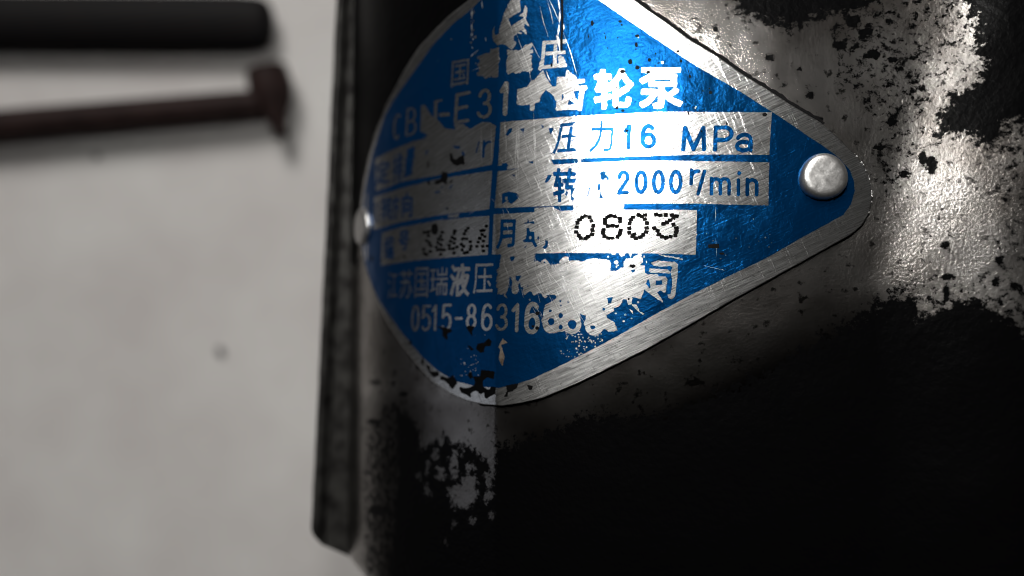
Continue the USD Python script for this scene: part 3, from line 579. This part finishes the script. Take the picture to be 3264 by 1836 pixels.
# black tar left on the plate and chips through to the black below
TAR = [poly('G8', q) for q in ([(920, 960), (1000, 985), (1080, 980), (1180, 930), (1190, 850), (1160, 800), (1110, 830), (1060, 760), (1080, 715), (1130, 690), (1150, 780), (1280, 780), (1300, 660), (1540, 690), (1530, 830), (1440, 800), (1400, 800), (1340, 850), (1330, 950), (1400, 1010), (1450, 1010), (1480, 960), (1560, 970), (1550, 1090), (1450, 1140), (1400, 1175), (1365, 1160), (1350, 1060), (1290, 1100), (1250, 1060), (1200, 1030), (1110, 1080), (1120, 1160), (1050, 1110), (960, 1080), (910, 1010)],
    [(270, 470), (330, 580), (390, 600), (400, 690), (540, 690), (560, 760), (460, 800), (380, 710)], [(590, 760), (690, 800), (740, 800), (800, 750), (870, 860), (880, 900), (790, 1010), (700, 900), (640, 850), (570, 840)], [(1055, 220), (1100, 235), (1175, 300), (1120, 325)],
    [(1210, 280), (1240, 200), (1350, 180), (1430, 100), (1490, 150), (1470, 240), (1370, 240), (1350, 340), (1300, 365), (1220, 310)], [(1740, 940), (1960, 900), (1940, 980), (1860, 1040), (1780, 1060), (1770, 1140), (1710, 1140), (1760, 1040)], [(2120, 930), (2225, 945), (2200, 1015), (2150, 1020)])]
TAR += [poly('F', [(820, 680), (900, 690), (970, 715), (960, 735), (925, 750), (930, 810), (880, 770), (880, 710)]), poly('F', [(1095, 690), (1120, 675), (1172, 685), (1150, 730), (1155, 775), (1120, 730)]),
    poly('G6', [(1670, 190), (1720, 200), (1740, 290), (1800, 320), (1880, 250), (1960, 230), (1985, 420), (1900, 420), (1830, 455), (1750, 420), (1680, 350)]), poly('G6', [(1510, 570), (1620, 590), (1620, 740), (1600, 790), (1640, 830), (1560, 830), (1510, 790), (1420, 840), (1350, 840), (1360, 770), (1480, 720)]), poly('G6', [(1660, 790), (1730, 735), (1720, 800), (1680, 815)]), ell('G6', 1230, 810, 30, 40), ell('G6', 1215, 430, 16, 85), ell('C', 1215, 555, 48, 78), ell('C', 1390, 278, 18, 14), ell('C', 805, 930, 16, 20),
    poly('R5', [(118, 785), (190, 780), (192, 810), (120, 808)]), ell('R5', 210, 845, 18, 7), poly('G2', [(805, 350), (830, 310), (850, 330), (880, 320), (915, 355), (860, 388)]), ell('G2', 795, 895, 22, 18), ell('G3', 1440, 1152, 20, 38), ell('G3', 2160, 420, 20, 34), ell('G1', 735, 1185, 30, 30), ell('G1', 670, 1160, 20, 22), ell('G1', 740, 960, 34, 30)]
for x, y, a, b in ((230, 355, 18, 36), (435, 575, 9, 26), (420, 510, 9, 10), (920, 550, 26, 17), (910, 690, 18, 28), (905, 755, 12, 8), (815, 950, 26, 32), (925, 1038, 28, 26), (1110, 920, 20, 22), (700, 1102, 32, 26), (1090, 1108, 24, 18), (600, 1340, 14, 12), (1600, 940, 16, 16), (1735, 1175, 16, 18), (1550, 790, 20, 14), (2050, 1425, 22, 20), (1205, 825, 9, 12), (660, 330, 22, 16), (685, 385, 14, 12), (175, 560, 7, 30), (470, 740, 8, 14), (625, 580, 10, 12), (1250, 970, 20, 8), (1200, 1010, 10, 14), (1935, 1400, 14, 10), (2035, 1360, 14, 10), (1710, 1100, 8, 12)):
    TAR.append(ell('G4', x, y, a * 1.3, b * 1.3))
TAR += [ell('G5', 650, 95, 12, 30), ell('G5', 1210, 242, 14, 24), ell('G5', 1755, 115, 36, 26), ell('G5', 845, 355, 12, 18), ell('G5', 1312, 787, 12, 9), ell('G5', 1100, 705, 14, 8), ell('D', 1565, 605, 26, 22), ell('D', 1642, 650, 24, 20), ell('D', 1695, 925, 24, 16)]
TAR += [ell('F', 240, 70, 12, 26), ell('F', 310, 540, 14, 20), ell('F', 460, 860, 14, 20), ell('F', 590, 830, 12, 24), ell('F', 700, 1000, 12, 30)]
TAR = [rough(g, 1.6 if g.area > 120 else .6, 200 + i, 2.5, .25).intersection(outline.buffer(-2)) for i, g in enumerate(TAR)]
tar = unary_union(TAR)

# blue lettering in the boxes
def many(fr, *qs):
    return union(*[poly(fr, q) for q in qs])
TEXT = [
    ('pressure_value_lettering', union(*[strokes(c, 'D', q, 13.5) for c, q in (('1', [(1670, 865), (1765, 855), (1750, 1150), (1665, 1155)]), ('6', [(1912, 860), (2065, 855), (2068, 1140), (1910, 1140)]))])),
    ('pressure_unit_lettering', union(strokes('M', 'G5', bx4(578, 305, 878, 612, 0, .03), 14), strokes('P', 'G5', bx4(1038, 300, 1268, 620, 0, .03), 13.5), strokes('a', 'G5', bx4(1352, 402, 1556, 630, 0, .03), 13))),
    ('pressure_title_lettering', union(han('压', 'D', [(775, 835), (1075, 800), (1035, 1215), (690, 1235)], 1.6).difference(poly('D', [(965, 830), (1100, 780), (1090, 1300), (1000, 1180), (975, 1120), (950, 1080), (1010, 1000), (950, 980)])), han('力', 'D', [(1215, 790), (1515, 785), (1515, 1200), (1180, 1215)], .7),
        many('D', [(50, 970), (100, 890), (140, 890), (130, 940), (70, 1000)], [(245, 895), (310, 890), (290, 940), (300, 1000), (270, 930)], [(530, 840), (570, 860), (550, 890)], [(635, 890), (700, 880), (690, 930), (660, 980), (640, 920)], [(640, 1230), (700, 1210), (680, 1240)]))),
    ('speed_value_lettering', union(*[strokes(c, 'E', q, 12) for c, q in (('2', [(1595, 205), (1715, 205), (1700, 485), (1585, 490)]), ('0', bx4(1822, 205, 1950, 480, 0, .02)), ('0', bx4(2060, 200, 2185, 480, 0, .02)), ('0', bx4(2292, 200, 2425, 480, 0, .02)))])),
    ('speed_unit_lettering', union(strokes('r', 'G5', bx4(692, 918, 785, 1112, 0, .04), 11.5), strokes('/', 'G5', bx4(792, 930, 885, 1260, 0, 0), 11.5), strokes('m', 'G5', bx4(985, 1035, 1240, 1258, 0, .01), 11.5), strokes('i', 'G5', bx4(1350, 1060, 1400, 1265, 0, 0), 11.5), ell('G5', 1385, 960, 29, 32), strokes('n', 'G5', bx4(1502, 1050, 1640, 1268, 0, .01), 12))),
    ('speed_title_lettering', union(han('转', 'E', [(705, 160), (1010, 160), (1000, 600), (705, 605)], 2.6).difference(poly('E', [(900, 460), (860, 640), (940, 640), (1000, 380), (1100, 380), (1100, 100), (1000, 140), (1010, 300), (960, 420)]).difference(poly('E', [(930, 420), (1000, 420), (990, 580), (940, 590)]))),
        many('E', [(1330, 210), (1370, 200), (1380, 150), (1392, 200), (1440, 200), (1400, 230), (1460, 275), (1440, 335), (1415, 280), (1370, 322), (1342, 300)], [(1300, 370), (1340, 360), (1345, 500), (1382, 560), (1318, 560), (1338, 440), (1250, 500), (1300, 450)], [(1180, 390), (1202, 420), (1180, 520), (1110, 590), (1170, 500)], [(0, 90), (60, 80), (85, 120), (40, 160), (0, 150)], [(0, 500), (90, 470), (200, 490), (235, 550), (130, 640), (60, 600), (0, 640)], [(580, 345), (620, 250), (680, 240), (650, 310), (605, 352)], [(355, 60), (430, 60), (420, 95), (380, 80)], [(130, 240), (180, 240), (170, 275)]).difference(many('E', [(40, 540), (75, 540), (75, 590), (45, 590)])))),
    ('date_title_lettering', union(han('月', 'G7', [(165, 535), (545, 530), (515, 1080), (150, 1140)], 2.0), many('G7', [(730, 590), (795, 590), (810, 490), (832, 580), (950, 550), (940, 620), (840, 600), (740, 620)], [(780, 700), (840, 700), (850, 780), (940, 780), (950, 960), (1010, 1080), (960, 1115), (920, 1050), (890, 1000), (720, 1000), (690, 965), (760, 935), (780, 850)], [(1010, 870), (1050, 890), (1030, 950), (1000, 930)], [(1170, 950), (1230, 980), (1220, 1100), (1170, 1145), (1100, 1110), (1170, 1060)], [(720, 1110), (790, 1060), (760, 1120)]).difference(ell('G7', 858, 905, 26, 36)))),
    ('serial_title_lettering', union(han('编', 'C', [(530, 645), (662, 630), (652, 965), (522, 975)], .7), han('号', 'C', [(735, 590), (870, 570), (850, 830), (730, 850)], 1.0))),
    ('rotation_title_lettering', union(han('旋', 'C', [(385, 180), (480, 150), (470, 460), (380, 480)], -.3), han('转', 'C', [(495, 125), (635, 110), (630, 430), (490, 450)], 1.0), han('方', 'C', [(640, 110), (745, 90), (715, 415), (630, 430)], .9), han('向', 'C', [(778, 60), (918, 60), (905, 385), (772, 395)], .9))),
    ('displacement_title_lettering', union(han('定', 'G6', [(110, 400), (410, 310), (400, 800), (105, 880)], 1.1), han('排', 'G6', [(480, 230), (690, 150), (680, 740), (470, 820)], .6), han('量', 'G6', [(760, 120), (955, 40), (870, 620), (705, 700)], 1.6))),
    ('displacement_value_lettering', union(many('G6', [(1740, 30), (1890, 40), (1880, 90), (1780, 85)], [(1920, 130), (1976, 180), (1985, 250), (1930, 230)], [(1190, 120), (1220, 140), (1180, 210), (1160, 190)], [(1350, 1000), (1480, 970), (1440, 1020), (1360, 1030)], [(1490, 870), (1525, 880), (1500, 945)], [(1660, 930), (1700, 850), (1720, 860), (1690, 940)]), ell('G6', 1610, 1350, 26, 24), strokes('/', 'B', bx4(1780, 650, 1820, 790, 0, 0), 4), strokes('r', 'B', bx4(1875, 640, 1950, 850, -.05, .06), 7)))]
TEXT = [(n, rough(g, .9, 300 + i, 2.5, .25).difference(tar)) for i, (n, g) in enumerate(TEXT)]

# stamped figures: little pits pressed through the sheet
PITS = {'stamped_date_figure': ('E', 27, [
    [(1055, 855), (1090, 820), (1130, 803), (1190, 820), (1215, 870), (1240, 935), (1230, 995), (1225, 1055), (1170, 1085), (1135, 1112), (1070, 1105), (1045, 1070), (1010, 1020), (1015, 955), (1025, 895)],
    [(1430, 820), (1480, 800), (1535, 808), (1600, 835), (1605, 880), (1400, 850), (1400, 900), (1440, 942), (1500, 935), (1565, 942), (1380, 990), (1370, 1030), (1390, 1080), (1445, 1105), (1505, 1105), (1570, 1090), (1600, 1050), (1612, 1000)],
    [(1780, 820), (1855, 790), (1945, 790), (1750, 855), (1735, 905), (1730, 970), (1730, 1030), (1775, 1080), (1820, 1105), (1880, 1090), (1920, 1060), (1960, 1020), (1965, 965), (1970, 900), (1940, 845), (1900, 810), (1800, 1052)],
    [(2095, 785), (2150, 795), (2225, 790), (2310, 790), (2370, 805), (2330, 830), (2285, 860), (2240, 890), (2195, 910), (2330, 920), (2370, 970), (2370, 1015), (2355, 1065), (2290, 1085), (2230, 1100), (2175, 1085), (2130, 1055), (2115, 1005), (2070, 970)]]),
  'stamped_serial_figure': ('C', 21, [
    [(1075, 600), (1107, 598), (1135, 590), (1130, 645), (1110, 715), (1145, 745), (1165, 785), (1160, 860), (1110, 905), (1080, 885), (1068, 830)],
    [(1320, 600), (1300, 650), (1315, 700), (1260, 740), (1302, 770), (1240, 800), (1255, 840), (1300, 900), (1270, 690)],
    [(1490, 580), (1480, 618), (1455, 668), (1490, 690), (1432, 722), (1480, 748), (1415, 778), (1420, 825), (1470, 820), (1520, 800), (1480, 880), (1300, 835), (1345, 838)],
    [(1670, 545), (1640, 577), (1618, 620), (1600, 690), (1650, 688), (1700, 728), (1580, 765), (1610, 790), (1710, 787), (1700, 832), (1590, 838), (1660, 870), (1620, 882)],
    [(1920, 515), (1888, 572), (1850, 578), (1860, 630), (1900, 657), (1830, 682), (1880, 717), (1808, 732), (1790, 790), (1870, 790), (1930, 785), (1880, 852)]])}
pits = {}
for name, (fr, r, figs) in PITS.items():
    pits[name] = []
    for k, fig in enumerate(figs):
        g = [affinity.rotate(box(-1, -1, 1, 1).buffer(.42, 3), rng.uniform(-20, 20)) for _ in fig]
        g = [affinity.translate(affinity.scale(q, r * .80 / FR[fr][2] * rng.uniform(.9, 1.1), r * .68 / FR[fr][2] * rng.uniform(.9, 1.12), origin=(0, 0)), *tr(fr, [xy])[0]) for q, xy in zip(g, fig)]
        pits[name].append(rough(unary_union(g).simplify(.25), .5, 400 + k, 1.6, .4))
allpits = unary_union([g for v in pits.values() for g in v])

# build the sheet: rounded-over cut edge, open pits
plate_name = pump + '/nameplate'
base_g = outline.buffer(-2.2).difference(allpits)
u, f = tri2d(base_g, 16.0)
P = hit(u, PLATE); Nn = normal(P[:, 0])
Vs, Fs, Ns, n0 = [P], [f], [Nn], len(P)
def ring_strip(r_in, o_in, r_out, o_out, flip=False):
    global n0
    a = hit(r_in, o_in); b = hit(r_out, o_out)
    k = len(a); i = np.arange(k); j = (i + 1) % k
    F = np.r_[np.c_[i, i + k, j + k], np.c_[i, j + k, j]]
    t = np.roll(b, -1, 0) - b
    s = np.cross(b[j] - a[i], t); s /= np.linalg.norm(s, axis=1, keepdims=True) + 1e-12
    nn = normal(a[:, 0])
    return a, b, F
oc = np.array(shapely.segmentize(outline.buffer(0), 6).exterior.coords)[:-1]
if not outline.exterior.is_ccw: oc = oc[::-1]
tang = np.roll(oc, -1, 0) - np.roll(oc, 1, 0); tang /= np.linalg.norm(tang, axis=1, keepdims=True)
inward = np.c_[-tang[:, 1], tang[:, 0]]
if not outline.contains(Point(*(oc[0] + inward[0] * 3))): inward = -inward
levels = [(2.6, PLATE - .004 * MM), (1.0, PLATE - .03 * MM), (0.0, PLATE - .11 * MM), (0.3, PLATE - .40 * MM)]
Rg = [hit(oc + inward * i_, o_) for i_, o_ in levels]
outdir = hit(oc - inward * 4, PLATE) - hit(oc, PLATE); outdir /= np.linalg.norm(outdir, axis=1, keepdims=True)
up = normal(Rg[0][:, 0])
mix = [.15, .6, .95, 1.0]
k = len(oc); i = np.arange(k); j = (i + 1) % k
for q, (R_, w_) in enumerate(zip(Rg, mix)):
    nq = up * (1 - w_) + outdir * w_
    Vs.append(R_); Ns.append(nq / np.linalg.norm(nq, axis=1, keepdims=True))
    if q:
        a, b = n0 + (q - 1) * k, n0 + q * k
        F = np.r_[np.c_[a + i, b + i, b + j], np.c_[a + i, b + j, a + j]]
        tv = np.vstack(Vs); fn = np.cross(tv[F[:, 1]] - tv[F[:, 0]], tv[F[:, 2]] - tv[F[:, 0]])
        bad = (fn * np.vstack(Ns)[F[:, 0]]).sum(1) < 0
        F[bad] = F[bad][:, ::-1]
        Fs.append(F)
put(pump, 'nameplate', np.vstack(Vs), np.vstack(Fs), 'plate_metal', normals=np.vstack(Ns), label='thin diamond shaped aluminium nameplate with rounded corners and worn blue print')

rv = union(ell('S', *RIVET_R, 50), ell('S', *RIVET_L, 10, 40))
ink = blue_out.difference(union(*BOX, *WHITE, worn, tar, rv, allpits))
ink = unary_union([q for q in getattr(ink, 'geoms', [ink]) if q.area > 3])
INK = PLATE + .010 * MM
sheet(plate_name, 'blue_print', ink, INK, 'blue_ink', cell=20.0, label='worn blue lacquer ground with metal lettering left open in it')
for name, g in TEXT:
    g = g.intersection(union(*BOX).buffer(6)).difference(allpits)
    if not g.is_empty:
        sheet(plate_name, name, g, INK, 'blue_ink', cell=40.0)
for name, figs in pits.items():
    for g in figs:
        V, F, n1 = [], [], 0
        gg = g.buffer(.35)
        u, f = tri2d(gg, 40.0)
        V.append(hit(u, PLATE - .30 * MM)); F.append(f); n1 = len(u)
        for q in getattr(gg, 'geoms', [gg]):
            for r in [q.exterior, *q.interiors]:
                c = np.array(r.coords)[:-1]; a, b = hit(c, PLATE - .004 * MM), hit(c, PLATE - .30 * MM)
                kk = len(c); ii = np.arange(kk); jj = (ii + 1) % kk
                V += [a, b]; F.append(np.r_[np.c_[ii, ii + kk, jj + kk], np.c_[ii, jj + kk, jj]] + n1); n1 += 2 * kk
        put(plate_name, name, np.vstack(V), np.vstack(F), 'hole_black')
for g in TAR:
    if not g.is_empty and g.area > 1:
        sheet(plate_name, 'tar_speck' if g.area < 700 else 'tar_patch', g, PLATE + .022 * MM, 'tar', cell=40.0)
# rusty stain and dents at the fold
sheet(plate_name, 'rust_stain', rough(poly('G8', [(1690, 110), (1765, 180), (1690, 205), (1660, 205), (1715, 430), (1690, 590), (1655, 550), (1620, 440), (1650, 300), (1610, 260)]), 1.5, 77, 2.5, .3).intersection(worn), PLATE + .006 * MM, 'dull_metal')
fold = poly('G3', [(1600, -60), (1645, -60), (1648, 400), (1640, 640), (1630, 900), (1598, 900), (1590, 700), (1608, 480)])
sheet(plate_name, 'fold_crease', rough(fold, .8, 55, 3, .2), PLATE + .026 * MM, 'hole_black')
SCR = [('G3', (1550, -60), (1585, 200), 5), ('G3', (1585, 200), (1575, 420), 6), ('G3', (1575, 420), (1550, 640), 6), ('G3', (1545, 620), (1590, 930), 5), ('G3', (1650, 420), (1655, 540), 4),
    ('G3', (1380, -40), (1570, 380), 2.2), ('G3', (1640, 560), (1890, 1330), 1.8), ('G3', (820, 620), (1060, 1280), 1.5), ('G3', (1090, 760), (1230, 1040), 1.4), ('G3', (1230, 100), (1380, 660), 1.0), ('G3', (1360, 0), (1470, 430), 1.2), ('G3', (630, 230), (760, 640), 1.2), ('G3', (200, 0), (210, 160), 4), ('G3', (0, 1265), (300, 1150), 1.2), ('G3', (1030, 1180), (1075, 1449), 1.4), ('G3', (1340, 1250), (1420, 1449), 3),
    ('G3', (0, 1010), (60, 940), 5), ('G3', (40, 960), (150, 880), 2), ('G3', (260, 660), (275, 740), 4), ('G3', (20, 150), (25, 330), 6), ('G3', (18, 400), (22, 560), 5), ('G3', (10, 590), (30, 640), 7), ('G3', (40, 680), (45, 720), 4), ('G3', (20, 830), (40, 860), 4)]
for q in ((430, 590), (980, 1270)):
    pass
for a, b in (((680, 250), (850, 670)), ((540, 260), (620, 380)), ((1420, 280), (1620, 620)), ((820, 1075), (1040, 1255)), ((960, 900), (1075, 1150)), ((210, 180), (300, 390)), ((870, 540), (990, 680)), ((640, 440), (860, 720)), ((1010, 560), (1080, 720)), ((350, 180), (395, 380)), ((1160, 870), (1200, 950)), ((560, 90), (600, 240)), ((1200, 700), (1330, 960)), ((760, 320), (860, 560)), ((900, 320), (1140, 620))):
    SCR.append(('G1', a, b, 1.5))
for x, y0, y1, dx in ((430, 640, 1449, 30), (205, 830, 1449, 10), (40, 780, 1000, 0), (440, 770, 1300, 25), (225, 830, 1300, 5)):
    SCR.append(('D', (x, y0), (x + dx, y1), 1.4))
for x, y0, y1 in ((1850, 440, 970), (1980, 420, 960), (2170, 400, 920), (2335, 400, 1300), (2350, 400, 1200)):
    SCR.append(('B', (x, y0), (x + 10, y1), 1.3))
for _ in range(70):   # scuffs across the middle of the plate
    x, y = rng.uniform(1600, 1850), rng.uniform(400, 1000); l = rng.uniform(12, 60); a = math.radians(rng.normal(68, 9))
    SCR.append(('S', (x, y), (x + l * math.cos(a), y + l * math.sin(a)), rng.uniform(.5, 1.1)))
for _ in range(26):
    x, y = rng.uniform(1400, 1570), rng.uniform(560, 760); l = rng.uniform(4, 16); a = rng.uniform(0, 6.28)
    SCR.append(('S', (x, y), (x + l * math.cos(a), y + l * math.sin(a)), rng.uniform(.6, 1.4)))
SCR += [('S', (2240, 846), (2312, 862), 1.0), ('S', (2282, 760), (2283, 820), .8), ('S', (2281, 660), (2282, 705), .9), ('S', (1705, 807), (1706, 870), .8), ('S', (1838, 700), (1840, 810), 1.2)]
scr = []
for fr, a, b, w in SCR:
    a, b = tr(fr, [a, b]); d = b - a; n_ = np.array([-d[1], d[0]]) / (np.linalg.norm(d) + 1e-9)
    mid = (a + b) / 2 + n_ * rng.normal(0, .012) * np.linalg.norm(d)
    scr.append(Polygon([a, mid + n_ * w * .45, b, mid - n_ * w * .45]).buffer(.08, 2))
sheet(plate_name, 'scratches', unary_union(scr).difference(allpits).intersection(outline.buffer(-4)), PLATE + .017 * MM, 'scratch_metal', cell=60.0, kind='stuff')

# black strip painting the gap and contact shadow along the plate's edge
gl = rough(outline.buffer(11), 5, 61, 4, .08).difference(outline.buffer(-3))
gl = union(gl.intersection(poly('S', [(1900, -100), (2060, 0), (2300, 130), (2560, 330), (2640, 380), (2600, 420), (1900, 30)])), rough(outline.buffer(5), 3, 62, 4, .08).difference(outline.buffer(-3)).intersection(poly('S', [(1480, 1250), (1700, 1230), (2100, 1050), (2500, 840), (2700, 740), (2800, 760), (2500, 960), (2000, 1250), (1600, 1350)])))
sheet(pump, 'edge_shade_strip', gl, 0, 'tar', cell=20.0, face=lambda x, y: surf(x, y) + .06 * MM, label='black strip painted as the gap and contact shadow along the edge of the nameplate')

# rivets
def rivet(c, r_px, height, seed, label):
    P0 = hit([c], PLATE)[0]; n_ = normal(P0[None, 0])[0]
    r = r_px / FPX * (CAM[2] - P0[2])
    tx = np.array([n_[2], 0, -n_[0]]); ty = np.array([0, 1.0, 0])
    pr = [(0, 1), (.2, 1.0), (.4, .995), (.6, .985), (.74, .965), (.84, .90), (.91, .78), (.96, .6), (.99, .38), (1.0, .15), (1.0, -.2)]
    V = [P0 + n_ * height]; F = []
    K = 72
    for (q, h) in pr[1:]:
        for k in range(K):
            a = 2 * math.pi * k / K
            x, y = math.cos(a) * q, math.sin(a) * q
            dent = (meshkit.fbm(np.array([[x * 2.2 + seed, y * 2.2, seed]]), 3, seed)[0] - .5) * .07 * height * (1 if q < .9 else .3)
            gouge = -.03 * height * math.exp(-((x * .55 + y * .83 + .15) / .13) ** 2) * (q < .9)
            rr = r * (1 + .02 * math.sin(3 * a + seed))
            V.append(P0 + tx * x * rr + ty * y * rr + n_ * (h * height + dent + gouge))
    for k in range(K):
        F.append([0, 1 + k, 1 + (k + 1) % K])
    for s in range(len(pr) - 2):
        for k in range(K):
            a, b = 1 + s * K + k, 1 + s * K + (k + 1) % K
            F += [[a, a + K, b + K], [a, b + K, b]]
    put(pump, 'rivet', np.array(V), np.array(F), 'rivet_metal', smooth=60, label=label)
rivet(RIVET_R, 75, 1.05 * MM, 3, 'dented silver rivet at the right corner of the nameplate')
rivet(RIVET_L, 60, 0.55 * MM, 8, 'silver rivet at the left corner where the plate bends away')

V, F, n1 = [], [], 0
ball = trimesh.creation.icosphere(1, 1.0)
for q in np.sort(rng.uniform(0, 1, 22)):
    a = rng.uniform(.04, .11) * MM
    c = hit([LineString([(2722, 486), (2752, 525), (2771, 570), (2779, 612), (2779, 650), (2768, 684)]).interpolate(q, normalized=True).coords[0]], PLATE - .06 * MM)[0]
    V.append(ball.vertices * a * rng.uniform(.7, 1.2, 3) + c); F.append(ball.faces + n1); n1 += len(ball.vertices)
put(plate_name, 'edge_burrs', np.vstack(V), np.vstack(F), 'scratch_metal', smooth=True, kind='stuff')

# ------------------------------------------------------------------ out of focus things on the work top
def rod(parent, name, pa, pb, radii, z, mat, flat=1.0, K=28):
    a, b = at_depth([pa, pb], z)
    d = b - a; L = np.linalg.norm(d); d /= L
    nx = np.cross(d, [0, 0, 1.0]); nx /= np.linalg.norm(nx); nz = np.cross(nx, d)
    V, F = [], []
    for s, r in radii:
        for k in range(K):
            t = 2 * math.pi * k / K
            V.append(a + d * L * s + nx * math.cos(t) * r + nz * math.sin(t) * r * flat)
    for s in range(len(radii) - 1):
        for k in range(K):
            p, q = s * K + k, s * K + (k + 1) % K
            F += [[p, q, q + K], [p, q + K, p + K]]
    n = len(V); V += [a + d * L * radii[0][0], a + d * L * radii[-1][0]]
    for k in range(K):
        F += [[n, (k + 1) % K, k], [n + 1, (len(radii) - 1) * K + k, (len(radii) - 1) * K + (k + 1) % K]]
    put(parent, name, np.array(V), np.array(F), mat, smooth=45)
R1 = 7.1 * MM
handle = thing('tool_handle', 'thick black flattened tool handle lying on the white top beside the pump', 'handle')
rod(handle, 'grip', (-700, 70), (868, 76), [(0, R1 * .96), (.3, R1), (.75, R1), (.93, R1 * .99), (.975, R1 * .93), (.99, R1 * .8), (1.0, R1 * .5)], R1 * .5 + .0003, 'black_rubber', .5)
rod(handle, 'shank', (-1500, 66), (-690, 70), [(0, R1 * .6), (.9, R1 * .6), (1.0, R1 * .6)], R1 * .5 + .0003, 'dark_red', .5)
bolt = thing('long_bolt', 'long dark brown rod with a crosspiece end, below the black handle', 'bolt')
R2 = 3.9 * MM
rod(bolt, 'shank', (-700, 462), (835, 332), [(0, R2), (.5, R2), (.95, R2 * .95), (1.0, R2 * .9)], R2 + .0002, 'dark_brown')
rod(bolt, 'crosspiece', (850, 222), (897, 432), [(0, R2 * 1.25), (.25, R2 * 1.35), (.5, R2 * 1.1), (.7, R2 * .6), (1.0, R2 * .42)], R2 + .0010, 'dark_brown')

def crumb(px, r, seed, label):
    c = at_depth([px], r * .6)[0]
    m = trimesh.creation.icosphere(2, r)
    v = np.array(m.vertices); v *= (1 + (meshkit.fbm(v / r * 1.4 + seed, 3, seed)[:, None] - .5) * .7); v[:, 2] *= .6
    p = put('/World', 'crumb', v + [c[0], c[1], r * .55], m.faces, 'grey_crumb', smooth=True)
    q = stage.GetPrimAtPath(p); q.SetCustomDataByKey('label', label); q.SetCustomDataByKey('category', 'crumb')
crumb((701, 1118), .0011, 3, 'small grey crumb on the white top, below the middle at left')
crumb((307, 497), .0008, 5, 'tiny brownish crumb on the white top just under the brown rod')
